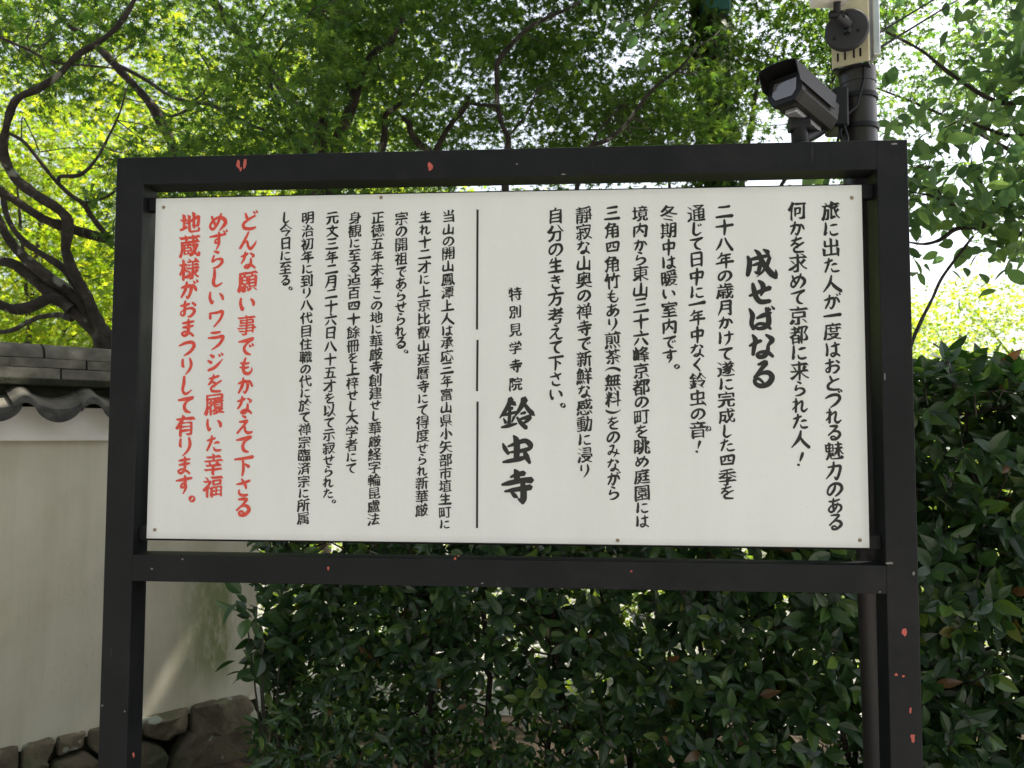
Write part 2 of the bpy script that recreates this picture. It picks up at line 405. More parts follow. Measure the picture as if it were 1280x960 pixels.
def fill_loops(out):
    """triangles of everything the closed loops wind round"""
    V = np.concatenate(out); E = []; o = 0
    for Q in out:
        m = len(Q); E += [(o+i, o+(i+1) % m) for i in range(m)]; o += m
    r = delaunay_2d_cdt([Vector(p) for p in V], E, [], 0, 1e-5)
    vv = np.array([tuple(v) for v in r[0]]); tt = np.array([f for f in r[2] if len(f) == 3])
    c = vv[tt].mean(1)
    p0 = np.concatenate(out); p1 = np.concatenate([np.roll(Q, -1, 0) for Q in out])
    y0 = p0[:, 1][None]; y1 = p1[:, 1][None]; cy = c[:, 1][:, None]; cx = c[:, 0][:, None]
    cross = (p1[:, 0]-p0[:, 0])[None]*(cy-y0)-(cx-p0[:, 0][None])*(y1-y0)
    wn = ((y0 <= cy) & (y1 > cy) & (cross < 0)).sum(1)-((y0 > cy) & (y1 <= cy) & (cross > 0)).sum(1)
    # font loops: inner and outer run opposite ways, so a non-zero winding number is ink
    keep = wn != 0
    return vv, tt[keep]
def brush(ch, rnd, a=.006, b=.034, c=-.008, slant=.11, wob=.016):
    """the character written with a broad nib: returns (verts, tris) in em units"""
    L = glyph_loops(ch)
    if not L: return [], []
    sx, sy = rnd.random()*50, rnd.random()*50
    dx, dy = .80, -.60
    loops = []
    for P in L:
        A = np.roll(P, 1, 0); B = np.roll(P, -1, 0)
        e1 = P-A; e2 = B-P
        e1 /= np.maximum(np.linalg.norm(e1, axis=1, keepdims=True), 1e-6); e2 /= np.maximum(np.linalg.norm(e2, axis=1, keepdims=True), 1e-6)
        t = e1+e2; t /= np.maximum(np.linalg.norm(t, axis=1, keepdims=True), 1e-3)
        n = np.stack([t[:, 1], -t[:, 0]], 1)
        loops.append((P, n))
    # outward sign: the biggest loop is an outer one
    def area(P): x, y = P.T; return .5*np.sum(x*np.roll(y, -1)-y*np.roll(x, -1))
    big = max((p for p, _ in loops), key=lambda p: abs(area(p)))
    sg = 1 if area(big) > 0 else -1
    out = []
    for P, n in loops:
        n = n*sg
        w = np.array([noise.noise(Vector((x*2.6+sx, y*2.6+sy, 0))) for x, y in P])
        u = np.array([noise.noise_vector(Vector((x*1.7+sx, y*1.7+sy, 7)))[:2] for x, y in P])
        k = n[:, 0]*dx+n[:, 1]*dy; k2 = n[:, 0]*.60+n[:, 1]*.80
        Q = P + n*(a*(1+1.2*w))[:, None] + np.stack([k*dx, k*dy], 1)*(b*(1+.9*w))[:, None] + np.stack([k2*.60, k2*.80], 1)*c + wob*u
        Q[:, 1] += slant*(Q[:, 0]-.5)
        out.append(Q)
    return fill_loops(out)

def stroke_loop(pts):
    """outline of one brush stroke given as (x, y, width) points"""
    P = [Vector((p[0], p[1])) for p in pts]; W = [p[2] for p in pts]; Q = []; q = []
    for i in range(len(P)-1):
        p0, p1, p2, p3 = P[max(i-1, 0)], P[i], P[i+1], P[min(i+2, len(P)-1)]
        for j in range(5):
            t = j/5; Q.append(.5*((2*p1)+(p2-p0)*t+(2*p0-5*p1+4*p2-p3)*t*t+(3*p1-p0-3*p2+p3)*t**3)); q.append((W[i]+(W[i+1]-W[i])*(t*t*(3-2*t)))/2)
    Q.append(P[-1]); q.append(W[-1]/2); L = []; Rr = []
    for i in range(len(Q)):
        t = (Q[min(i+1, len(Q)-1)]-Q[max(i-1, 0)]).normalized(); n = Vector((-t.y, t.x)); L.append(Q[i]+n*q[i]); Rr.append(Q[i]-n*q[i])
    t0 = (Q[0]-Q[1]).normalized(); t1 = (Q[-1]-Q[-2]).normalized()
    cap1 = [Q[-1]+t1*q[-1]*.8]; cap0 = [Q[0]+t0*q[0]*.8]
    lp = np.array([tuple(v) for v in Rr+cap1+L[::-1]+cap0])
    x, y = lp.T
    return lp if np.sum(x*np.roll(y, -1)-y*np.roll(x, -1)) > 0 else lp[::-1]
# kana and simple characters written stroke by stroke in a 100 x 100 box, y down: (x, y, width)
_ka = [[(10,38,7),(40,30,12),(62,32,13),(60,64,12),(48,88,10),(38,78,4)], [(38,10,8),(32,50,12),(14,86,8)], [(70,22,7),(82,36,11),(90,54,9)]]
_te = [[(8,26,7),(44,22,13),(88,12,11),(56,34,9),(42,58,12),(52,82,13),(76,92,7)]]
_to = [[(30,10,8),(40,34,12),(44,42,6)], [(82,26,8),(48,42,10),(22,62,12),(26,84,13),(60,90,12),(88,86,8)]]
_si = [[(36,6,10),(36,40,13),(34,74,13),(50,90,12),(80,74,5)]]
_su = [[(6,28,7),(50,24,12),(94,18,9)], [(56,6,8),(58,36,12),(56,58,11),(38,62,9),(40,46,8),(58,46,10),(60,68,12),(46,96,5)]]
_tu = [[(6,42,6),(40,26,12),(74,26,13),(86,46,14),(66,74,12),(34,94,6)]]
def _dak(x, y): return [[(x, y, 4), (x+8, y+11, 9)], [(x+14, y-5, 4), (x+22, y+6, 9)]]
HAND = {
 'に': [[(18,12,8),(22,45,12),(16,85,11),(30,70,4)], [(48,30,6),(62,26,11),(84,24,8)], [(46,62,5),(52,80,9),(70,84,11),(90,78,9)]],
 'た': [[(10,34,6),(30,30,11),(56,20,10)], [(36,8,8),(34,40,12),(14,88,9)], [(54,50,6),(70,44,11),(84,46,7)], [(50,70,5),(58,86,9),(76,88,11),(94,84,8)]],
 'か': _ka, 'が': _ka+_dak(74, 4), 'て': _te, 'で': _te+_dak(68, 42), 'と': _to, 'ど': _to+_dak(72, 4), 'し': _si, 'す': _su, 'ず': _su+_dak(80, -2), 'つ': _tu, 'づ': _tu+_dak(78, 2), 'じ': _si+_dak(58, 20),
 'は': [[(14,12,8),(18,48,12),(14,86,11),(24,72,4)], [(42,32,7),(66,28,12),(90,22,8)], [(66,8,8),(70,45,12),(68,76,12),(52,90,11),(38,80,8),(52,70,9),(76,78,10),(92,90,8)]],
 'お': [[(8,34,7),(30,30,11),(54,22,9)], [(32,8,9),(34,50,12),(30,80,11),(14,80,8),(14,66,7),(40,50,8),(72,46,11),(84,64,13),(66,86,11),(50,88,5)], [(70,16,8),(88,30,11)]],
 'れ': [[(26,8,8),(28,50,12),(26,92,11)], [(8,32,6),(30,26,10),(34,32,9),(22,58,8),(6,76,6)], [(10,72,4),(40,42,8),(60,28,11),(64,44,11),(60,74,11),(74,88,12),(94,74,6)]],
 'る': [[(26,12,7),(50,10,12),(70,12,12),(46,40,9),(16,66,8)], [(16,66,6),(46,44,9),(76,46,13),(86,66,14),(64,88,13),(38,90,11),(32,76,9),(50,72,8),(62,84,6)]],
 'の': [[(54,24,8),(46,56,12),(24,80,12),(10,66,10),(20,36,10),(50,18,11),(80,26,13),(90,52,14),(74,78,11),(52,92,6)]],
 'あ': [[(14,26,7),(44,24,11),(78,14,9)], [(42,6,8),(38,44,12),(44,84,10)], [(68,34,7),(54,66,10),(28,88,11),(12,76,9),(26,54,8),(60,44,10),(86,52,13),(86,74,12),(62,94,6)]],
 'を': [[(16,24,7),(46,20,11),(72,12,9)], [(42,4,7),(34,32,10),(12,56,7),(34,42,8),(50,50,11),(46,68,8)], [(84,38,8),(52,56,10),(30,72,10),(40,90,12),(84,92,9)]],
 'め': [[(18,18,8),(28,48,12),(42,72,9)], [(66,10,8),(52,50,11),(26,84,11),(10,70,9),(24,42,9),(56,28,11),(84,40,13),(88,62,13),(62,92,6)]],
 'ら': [[(34,6,7),(54,14,12),(58,20,5)], [(32,28,8),(24,60,10),(46,48,8),(72,50,13),(78,68,14),(56,88,11),(26,94,5)]],
 'く': [[(66,6,9),(40,36,12),(28,48,13),(46,66,12),(66,94,8)]],
 'な': [[(8,30,6),(30,26,11),(50,18,9)], [(34,8,8),(28,40,11),(12,66,7)], [(64,16,7),(82,28,11),(74,36,6)], [(66,42,8),(64,66,12),(50,88,12),(30,86,9),(44,74,8),(70,78,10),(88,92,8)]],
 'い': [[(14,22,8),(14,52,12),(26,80,12),(34,68,4)], [(70,28,7),(84,44,12),(88,62,10)]],
 'も': [[(48,8,8),(38,44,12),(42,80,13),(66,88,12),(84,72,8),(82,58,4)], [(20,34,6),(44,38,10),(68,34,7)], [(18,56,6),(42,60,10),(66,56,7)]],
 'り': [[(26,14,9),(26,46,12),(36,54,4)], [(68,8,8),(76,40,13),(66,70,11),(42,96,4)]],
 'み': [[(22,18,7),(50,14,12),(44,40,9),(24,72,9),(12,64,8),(28,52,8),(60,62,11),(92,72,8)], [(74,38,7),(72,64,11),(54,92,5)]],
 'け': [[(16,12,8),(20,48,12),(16,86,10),(26,70,4)], [(42,34,7),(66,30,11),(92,26,8)], [(68,8,8),(72,44,12),(66,72,10),(48,96,4)]],
 'さ': [[(12,34,7),(48,28,12),(84,16,9)], [(42,6,8),(60,36,12),(68,56,7)], [(30,62,7),(30,80,10),(54,90,12),(78,86,8)]],
 'き': [[(18,24,6),(46,22,11),(74,14,8)], [(16,44,6),(46,42,11),(78,34,8)], [(40,4,8),(58,38,12),(70,62,7)], [(28,66,7),(30,84,10),(54,92,12),(78,88,8)]],
 'え': [[(38,4,7),(56,12,11)], [(22,34,7),(50,32,11),(66,30,10),(40,60,9),(12,90,9)], [(34,68,7),(50,62,10),(54,82,10),(70,92,12),(94,88,8)]],
 'こ': [[(26,24,7),(52,24,11),(76,22,8),(66,34,4)], [(24,66,6),(32,82,11),(60,86,12),(84,80,8)]],
 'せ': [[(6,44,7),(48,36,12),(94,26,9)], [(70,8,9),(72,40,12),(60,62,6)], [(28,18,8),(32,56,12),(42,82,12),(78,88,9)]],
 'ま': [[(20,24,7),(50,20,12),(80,16,8)], [(22,46,7),(50,42,12),(78,38,8)], [(50,4,8),(54,44,12),(52,78,12),(34,90,11),(20,78,8),(40,70,9),(66,78,10),(84,92,8)]],
 'ん': [[(48,6,8),(30,50,11),(8,92,10),(28,62,8),(44,54,10),(50,78,11),(64,90,12),(82,72,8),(92,54,4)]],
 'ワ': [[(18,22,9),(20,50,11)], [(20,24,7),(54,22,11),(84,20,13),(74,56,12),(40,92,6)]],
 'ラ': [[(26,12,7),(50,12,11),(72,8,8)], [(10,38,7),(50,36,11),(86,32,13),(70,66,11),(34,94,5)]],
 'ジ': [[(24,10,8),(42,22,11)], [(12,38,8),(30,50,11)], [(14,88,10),(50,72,12),(88,34,4)]]+_dak(66, 8),
 '一': [[(4,54,9),(50,49,12),(96,44,16)]], '二': [[(20,24,8),(50,22,11),(80,18,13)], [(4,80,9),(50,76,12),(96,72,16)]],
 '三': [[(18,14,8),(50,12,11),(82,8,13)], [(22,48,7),(50,46,10),(78,42,12)], [(4,86,9),(50,83,12),(96,80,16)]],
 '十': [[(4,46,8),(50,42,13),(96,36,12)], [(50,4,9),(52,50,13),(50,96,9)]], '八': [[(34,20,9),(24,60,12),(4,90,5)], [(52,12,7),(66,44,12),(96,88,16)]],
 '人': [[(50,6,8),(40,48,13),(4,92,5)], [(48,40,7),(66,66,13),(98,92,13)]], '山': [[(50,8,9),(52,50,13),(50,82,12)], [(16,40,8),(14,84,12),(50,82,11),(86,80,12)], [(84,36,8),(86,92,11)]],
 '上': [[(46,6,9),(48,50,12),(48,86,12)], [(48,46,7),(70,42,11),(80,42,8)], [(4,90,8),(50,86,13),(96,82,14)]], '下': [[(4,16,8),(50,14,13),(96,8,13)], [(46,16,9),(48,60,13),(46,96,9)], [(56,40,7),(78,54,13)]],
 '日': [[(22,12,9),(22,50,11),(24,92,11)], [(22,14,8),(60,10,12),(80,12,12),(80,50,12),(80,94,10)], [(26,50,7),(76,46,9)], [(26,86,7),(78,82,9)]],
 '中': [[(16,32,9),(20,66,11)], [(16,34,7),(60,28,11),(84,28,12),(80,62,10)], [(20,62,7),(80,58,9)], [(50,4,10),(52,50,14),(50,100,9)]],
 '月': [[(28,10,8),(28,50,12),(8,96,5)], [(28,12,8),(60,8,11),(80,10,12),(80,50,12),(78,94,11),(62,84,4)], [(32,36,6),(76,32,9)], [(30,60,6),(76,56,9)]],
 '年': [[(34,4,9),(26,24,9),(10,38,5)], [(28,22,7),(56,18,10),(82,14,9)], [(30,42,7),(56,38,10),(80,36,8)], [(32,42,8),(32,64,9)], [(4,68,8),(50,62,12),(96,58,13)], [(56,20,8),(58,60,12),(56,98,8)]],
 '四': [[(12,26,9),(20,78,10)], [(12,28,7),(60,22,11),(90,24,13),(82,76,10)], [(38,28,6),(36,48,9),(26,58,5)], [(60,26,6),(58,50,9),(74,52,7)], [(20,76,8),(82,72,11)]],
 '生': [[(28,10,8),(12,38,6)], [(22,32,7),(54,28,11),(84,24,9)], [(20,58,7),(52,54,11),(80,52,9)], [(50,4,9),(52,50,13),(52,88,11)], [(4,90,8),(50,86,13),(96,84,13)]],
 '大': [[(6,36,8),(50,32,12),(92,28,11)], [(48,4,9),(44,44,12),(6,94,5)], [(48,40,7),(66,66,13),(98,90,14)]],
 '六': [[(46,4,8),(56,18,11)], [(6,36,8),(50,32,12),(94,28,11)], [(36,52,8),(26,72,10),(8,92,5)], [(60,50,7),(76,72,13),(90,90,12)]],
 '方': [[(46,4,8),(56,16,10)], [(4,30,8),(50,26,12),(96,22,11)], [(44,30,8),(36,62,11),(8,94,5)], [(42,52,6),(66,48,10),(78,50,11),(72,82,11),(58,94,9),(50,86,4)]],
 '力': [[(14,34,8),(60,26,12),(82,28,13),(76,70,12),(62,94,11),(50,82,4)], [(44,6,9),(40,50,12),(8,94,5)]],
 '内': [[(14,30,9),(16,60,11),(14,94,9)], [(14,32,7),(60,26,11),(86,26,13),(86,60,12),(84,92,11),(72,82,4)], [(50,6,8),(46,44,11),(28,72,5)], [(50,44,6),(64,60,11),(70,68,9)]],
 '文': [[(46,4,8),(56,16,11)], [(6,30,8),(50,26,12),(94,22,11)], [(64,30,8),(48,64,11),(6,94,5)], [(32,36,7),(56,66,12),(96,94,14)]],
 '小': [[(50,6,9),(52,50,14),(50,90,12),(36,78,4)], [(28,36,8),(20,56,10),(8,72,5)], [(70,32,7),(84,48,12),(94,64,10)]],
 '寺': [[(50,2,9),(52,24,12),(50,42,10)], [(24,20,7),(50,16,11),(78,12,9)], [(6,44,8),(50,38,12),(96,34,13)], [(12,64,7),(50,58,12),(90,54,12)], [(66,44,9),(68,74,13),(64,96,11),(50,86,4)], [(32,68,7),(42,80,12)]],
}
def hand_glyph(ch, rnd, fat=1.0):
    """returns (verts, tris) in em units centred on the origin"""
    sx = rnd.random()*90; loops = []
    for st in HAND[ch]:
        pts = []
        for x, y, w in st:
            n_ = noise.noise_vector(Vector((x*.02+sx, y*.02, 3)))
            pts.append(((x-50)/100+n_.x*.035, (50-y)/100+n_.y*.035, w/100*fat*(1+.25*n_.z)))
        loops.append(stroke_loop(pts))
    return fill_loops(loops)

# ------------------------------------------------------------------ ground, hill
def sheet(name, x0, x1, y0, y1, nx, ny, hf, mat, **k):
    xs = np.linspace(x0, x1, nx); ys = np.linspace(y0, y1, ny); X, Y = np.meshgrid(xs, ys)
    Z = np.vectorize(hf)(X, Y); V = np.stack([X.ravel(), Y.ravel(), Z.ravel()], 1)
    F = [(j*nx+i, j*nx+i+1, (j+1)*nx+i+1, (j+1)*nx+i) for j in range(ny-1) for i in range(nx-1)]
    return link(name, mesh_np(name, V, F, mat, True), None, **k)
def ground_h(x, y):
    return .02*noise.noise(Vector((x*.6, y*.6, 0)))
sheet('ground', -120, 120, -120, 200, 60, 80, lambda x, y: -.03, M['ground'], kind='structure')
def hill_h(x, y):
    d = (y-11)-.55*(x+2) if x > -2 else (y-11)+.15*(x+2)
    h = max(0, d)*.42
    h = h/(1+h*.05)
    return -.2+h+.25*noise.noise(Vector((x*.25, y*.25, 3)))*(min(1, h))
sheet('hillside', -45, 14, 8, 60, 60, 53, hill_h, M['hill'], kind='structure')
sheet('flower_bed', -2.4, 4.2, .12, 2.6, 50, 24, lambda x, y: .03+.04*noise.noise(Vector((x*3, y*3, 1)))+.05*noise.noise(Vector((x, y, 5))), M['soil'], kind='structure')

# ------------------------------------------------------------------ sign board
YF, YB = -.022, .053
sign = empty('sign_board', (0, YF, 0), label='large white notice board with brush lettering in a black steel frame', cat='sign')
def spart(mb, name, mat, smooth=False, **k):
    mb.v = [(x, y-YF, z) for x, y, z in mb.v]
    return mb.build(name, mat, sign, smooth, **k)
spart(MB().box((-.998, YF, -.3), (-.924, YB, 2.296), .0015), 'post', M['frame'])
spart(MB().box((.930, YF, -.3), (1.003, YB, 2.296), .0015), 'post', M['frame'])
spart(MB().box((-.9245, YF+.0003, 2.224), (.9305, YB-.0003, 2.2957), .001), 'beam', M['frame'])
spart(MB().box((-.9245, YF+.0003, 1.203), (.9305, YB-.0003, 1.269), .001), 'beam', M['frame'])
spart(MB().box((-.9235, .0035, 2.160), (.9295, .030, 2.1965), .002), 'rail', M['frame'])
spart(MB().box((-.9235, .0035, 1.3025), (.9295, .030, 1.338), .002), 'rail', M['frame'])
pan = spart(MB().box((-.9, 0, 1.3077), (.9, .003, 2.1923), .0006), 'panel', M['panel'])
for x, z in ((-.878, 2.168), (.876, 2.160), (.878, 1.326), (-.878, 1.330), (-.30, 2.183), (.30, 1.318)):
    MB().lathe([(0.0001, .0030), (.0028, .0028), (.0042, .0018), (.0046, 0)], 10, Matrix.Translation((x, -.0001-YF, z)) @ Matrix.Rotation(R(90), 4, 'X')).build('screw', M['screw'], pan)
# chips of red undercoat showing through the black paint
chip_rnd = random.Random(5)
def chip(x, z, w, h, mat=None, n=9):
    V = [(x, YF-.0006, z)]
    for k in range(n):
        a = 2*math.pi*k/n; q = .6+.6*chip_rnd.random()
        V.append((x+math.cos(a)*w/2*q, YF-.0006, z+math.sin(a)*h/2*q))
    mb = MB().add(V, [(0, 1+k, 1+(k+1) % n) for k in range(n)])
    spart(mb, 'paint_chip', mat or M['chip'])
def chip_px(px, py, w, h, mat=None):
    p = at(px, py, YF); chip(p.x, p.z, w*.0019, h*.0019, mat)
for a in ((298, 206, 5, 13), (306, 205, 5, 19), (301, 212, 4, 7), (538, 208, 7, 12), (410.5, 711, 3, 6), (569, 698, 4, 4), (573, 695, 3, 2), (789, 714, 3, 3),
          (1130, 790, 6, 11), (1120, 843, 4, 4), (1129, 845, 5, 3), (1138, 888, 3, 8), (1141, 922, 6, 11), (167, 943, 3, 8)): chip_px(*a)
for a in ((704, 218, 7, 2), (228, 699, 3, 2), (1142, 717, 3, 5), (1118, 180, 8, 3), (190, 711, 3, 3), (603, 729, 3, 2), (1112, 704, 10, 3), (1100, 740, 3, 2), (128, 882, 4, 3), (156, 889, 3, 3), (143, 300, 2, 6), (1106, 470, 2, 10), (646, 205, 3, 2)): chip_px(*a, M['chip_grey'])

# ------------------------------------------------------------------ lettering: (text, x top, x bottom, y top, y bottom, size) on the photographed panel
txt_rnd = random.Random(11)
SMALL = set('にたがのかをてらしいくなりこれるすでせあめきさえつとじっよもみはおまどんづずば')
def advance(ch):
    if ch in '一': return .60
    if ch in '二': return .92
    if ch in '三': return 1.04
    if ch in '。': return .62
    if ch in '()': return .55
    if ch in 'しくい': return .92
    if ch in SMALL: return .90
    return 1.08
def column(text, x0, x1, y0, y1, size, mat, label=None, fat=1.34, **bk):
    tot = sum(advance(c) for c in text); pos = 0; V = []; F = []; o = 0
    for ch in text:
        ad = advance(ch); c = (pos+ad/2)/tot; pos += ad
        px, py = x0+(x1-x0)*c, y0+(y1-y0)*c
        P = at(px, py, 0); step = abs(at(px, py+1, 0).z-P.z)
        pitch = (y1-y0)/tot
        s = size*step*(.93 if ch in SMALL else 1.0)*(1+txt_rnd.uniform(-.04, .04))
        sq = min(1.05, ad*pitch/(size*(.88 if ch in SMALL else 1.0))*1.02) if ch not in '一二三。()' else 1.0
        if ch == '。': P = P+Vector((size*step*.42, 0, size*step*.10)); s *= .95
        if ch in HAND:
            v, t = hand_glyph(ch, txt_rnd, fat if size > 18 else fat*1.02)
            a = txt_rnd.uniform(-.05, .02); hh = .95*s
            q = v*(hh, hh*min(1.08, sq))
            if ch == '一': q[:, 1] *= 1.0
            q[:, 1] += q[:, 0]*.05
            X = P.x+q[:, 0]*math.cos(a)-q[:, 1]*math.sin(a); Z = P.z+q[:, 0]*math.sin(a)+q[:, 1]*math.cos(a)
            V.append(np.stack([X, np.full_like(X, -.0007-YF), Z], 1)); F.append(t+o); o += len(v)
            continue
        v, t = brush(ch, txt_rnd, **{**dict(a=.006 if size > 18 else .006, b=.038, c=-.012, slant=.13, wob=.028), **bk})
        if len(t) == 0: continue
        lo, hi = v.min(0), v.max(0)
        cx, cy = .5, .38
        if ch in '!()': cx = (lo[0]+hi[0])/2; cy = (lo[1]+hi[1])/2
        if ch == '。': cx, cy = .19, .07
        a = txt_rnd.uniform(-.02, .02)
        q = (v-(cx, cy))*(s, s*sq); 
        if ch == '!': q[:, 0] += q[:, 1]*.35
        if ch in '()':  # written upright columns turn the brackets
            q = np.stack([q[:, 1], -q[:, 0]], 1)
        X = P.x+q[:, 0]*math.cos(a)-q[:, 1]*math.sin(a); Z = P.z+q[:, 0]*math.sin(a)+q[:, 1]*math.cos(a)
        V.append(np.stack([X, np.full_like(X, -.0007-YF), Z], 1)); F.append(t+o); o += len(v)
    V = np.concatenate(V); F = np.concatenate(F)
    return link('lettering', mesh_np('lettering', V, F, mat), pan, label=label)
K, RD = M['ink'], M['red']
COLS = [
 ('旅に出た人が一度はおとづれる魅力のある', 1038, 1044, 251, 663, 23.5, {}),
 ('何かを求めて京都に来られた人!', 996, 1001, 251, 586, 23.5, {}),
 ('二十八年の歳月かけて遂に完成した四季を', 905, 909.5, 256, 624, 22.5, {}),
 ('通じて日中に一年中なく鈴虫の音!', 870, 873, 256, 569, 22, {}),
 ('冬期中は暖い室内です。', 835.5, 837, 256, 466, 21.5, {}),
 ('境内から東山三十六峰京都の町を眺め庭園には', 800, 803, 257, 660, 21, {}),
 ('三角四角竹もあり煎茶(無料)をのみながら', 765, 767, 257, 625, 20.5, {}),
 ('靜寂な山奥の禅寺で新鮮な感動に浸り', 729.5, 731, 258, 597, 20.5, {}),
 ('自分の生き方考えて下さい。', 694.5, 695, 258, 515, 21, {}),
 ('特別見学寺院', 644, 644.5, 356, 491, 17, {}),
 ('当山の開山鳳潭上人は承応三年富山県小矢部市埴生町に', 561, 556, 262, 662, 17, {}),
 ('生れ十二才に上京比叡山延暦寺にて得度せられ新華厳', 531.5, 527, 263, 646, 17, {}),
 ('宗の開祖であらせられる。', 502, 500.5, 264, 446, 17, {}),
 ('正徳五年未年この地に華厳寺創建せし華厳経字輪昆盧法', 472.5, 467, 264, 657, 17, {}),
 ('身観に至る迠百四十餘冊を上梓せし大学者にて', 444, 439, 264, 592, 17, {}),
 ('元文三年二月二十六日八十五才を以て示寂せられた。', 415.5, 410, 264, 633, 17, {}),
 ('明治初年に到り八代目住職の代に於て禅宗臨済宗に所属', 385, 379, 264, 656, 17, {}),
 ('し今日に至る。', 357.5, 356.5, 265, 367, 16.5, {}),
]
for t, x0, x1, y0, y1, s, kw in COLS: column(t, x0, x1, y0, y1, s, K, **kw)
for t, x0, x1, y0, y1, s in (('どんな願い事でもかなえて下さる', 311.5, 303, 264, 646, 26), ('めずらしいワラジを履いた幸福', 272.5, 266, 266, 622, 26), ('地蔵様がおまつりして有ります。', 238.5, 229, 265, 634, 27)):
    column(t, x0, x1, y0, y1, s, RD, 'red brush lettering', 1.4, a=.010, b=.036, c=-.008)
# the nine largest characters are written stroke by stroke: (x, y, width) along each stroke
def big_brush(strokes, ox, oy, sc, mat, label):
    V = []; F = []; o = 0
    for ch in strokes:
        loops = []
        for st in ch:
            lp = stroke_loop([(at(ox+x/sc, oy+y/sc, 0).x, at(ox+x/sc, oy+y/sc, 0).z, w/sc*.0034) for x, y, w in st]); loops.append(lp*100)
        v, t = fill_loops(loops); v = v/100
        V.append(np.stack([v[:, 0], np.full(len(v), -.0007-YF), v[:, 1]], 1)); F.append(t+o); o += len(v)
    return link('lettering', mesh_np('lettering', np.concatenate(V), np.concatenate(F), mat), pan, label=label)
TITLE = [
 [[(118,98,9),(129,130,18),(126,175,19),(117,214,14)], [(122,122,8),(175,108,15),(246,92,12)], [(148,153,8),(188,143,15),(188,172,15),(177,198,13),(160,190,5)],
  [(160,60,7),(184,82,16),(202,125,19),(234,172,21),(262,204,22),(289,226,15)], [(287,228,12),(289,205,12),(286,178,4)], [(212,57,7),(236,72,17),(244,82,9)], [(250,104,14),(234,150,14),(206,192,9),(172,222,3)]],
 [[(128,336,9),(180,314,15),(252,287,18)], [(148,262,12),(156,300,18),(168,342,19),(196,371,19),(252,366,15)], [(184,245,10),(208,268,19),(209,300,17),(197,334,7)]],
 [[(128,413,8),(147,452,18),(141,500,16),(154,536,13)], [(172,470,9),(212,452,17),(258,436,9)], [(228,408,11),(241,450,18),(243,498,20),(222,524,16),(182,532,13),(164,518,10),(190,502,12),(228,510,14),(256,534,10)], [(240,403,4),(252,420,11)], [(260,396,4),(276,414,11)]],
 [[(128,636,8),(160,620,14),(198,604,13)], [(147,570,9),(164,600,18),(157,640,16),(150,690,12)], [(227,569,9),(264,598,20),(242,632,12),(238,664,15),(220,694,18),(188,702,16),(174,688,11),(200,672,12),(240,676,16),(270,700,11)]],
 [[(180,748,9),(226,736,20),(200,775,15),(160,828,13)], [(158,826,12),(196,802,12),(242,796,18),(264,824,20),(242,862,20),(198,876,18),(166,862,15),(162,838,13),(186,834,11),(212,856,9)]]]
big_brush(TITLE, 910, 300, 4.8, K, 'large black title lettering')
NAME = [
 [[(206,152,24),(194,188,20),(166,235,16),(131,281,5)], [(206,170,12),(224,183,20),(239,196,6)], [(184,224,9),(216,213,14)], [(150,264,8),(190,253,14),(240,241,11)], [(199,216,13),(197,270,14),(192,328,14)],
  [(158,284,7),(172,312,14)], [(228,272,12),(212,308,7)], [(144,343,9),(190,332,16),(246,317,8)], [(297,154,30),(284,188,22),(260,228,16),(232,268,7)], [(292,178,12),(320,220,18),(344,246,21),(365,264,5)],
  [(272,252,9),(302,243,13)], [(262,290,8),(296,280,14),(330,274,20),(316,297,15),(284,318,7)], [(246,274,8),(274,314,18),(308,346,19)]],
 [[(153,450,8),(167,484,18),(190,520,12)], [(186,470,8),(240,450,16),(300,432,20),(334,456,23),(330,482,17),(280,498,17),(194,510,8)], [(224,398,9),(243,430,25),(246,490,26),(242,560,22)], [(153,574,9),(200,566,17),(260,554,20),(308,540,13)], [(294,496,12),(310,538,23),(332,580,13)]],
 [[(230,624,9),(246,652,27),(244,700,22)], [(203,674,9),(250,657,19),(294,648,22)], [(146,725,10),(200,713,21),(280,696,21),(345,694,26)], [(165,770,9),(230,758,18),(300,748,23),(338,741,24)], [(284,705,18),(290,760,26),(290,815,27),(285,850,12)], [(286,848,12),(266,828,12),(250,812,4)], [(208,770,11),(232,798,19),(250,808,8)]]]
big_brush(NAME, 600, 470, 5.333, K, 'largest black lettering')
column('ね', 885.5, 885.5, 531, 540, 8, K, a=.02)
for y0, y1 in ((262, 412), (425, 489), (502, 660)):
    p, q = at(597, y0, 0), at(596.3, y1, 0)
    MB().add([(p.x-.0027, -.0007-YF, p.z), (p.x+.0027, -.0007-YF, p.z), (q.x+.0027, -.0007-YF, q.z), (q.x-.0027, -.0007-YF, q.z)], [(3, 2, 1, 0)]).build('divider_line', K, pan)
bpy.data.objects.remove(_fo); bpy.data.curves.remove(_fc)

# ------------------------------------------------------------------ plastered garden wall with tiled coping (local: x along, -y towards the camera)
WA = Vector((-2.1334, 1.2215, 0)); WRZ = R(47.115)
wall = empty('garden_wall', WA, WRZ, label='old plastered garden wall with tiled top and stone footing behind the left post', cat='wall')
S0, S1 = -1.7, 1.10
mb = MB(); nz = 24; nx = 40
V = []; 
for j in range(nz+1):
    z = .27+(1.56-.27)*j/nz
    for i in range(nx+1):
        s = S0+(S1-S0)*i/nx; V.append((s, .006*noise.noise(Vector((s*2.2, z*2.2, 4)))-.012*max(0, (.5-z))*2, z))
F = [(j*(nx+1)+i, j*(nx+1)+i+1, (j+1)*(nx+1)+i+1, (j+1)*(nx+1)+i) for j in range(nz) for i in range(nx)]
n0 = len(V); V += [(S0, .3, .27), (S1, .3, .27), (S0, .3, 1.56), (S1, .3, 1.56)]
F += [(n0+1, n0, n0+2, n0+3), (nx, n0+1, n0+3, nz*(nx+1)+nx)]
mb.add(V, F).build('plaster', M['plaster'], wall, True)
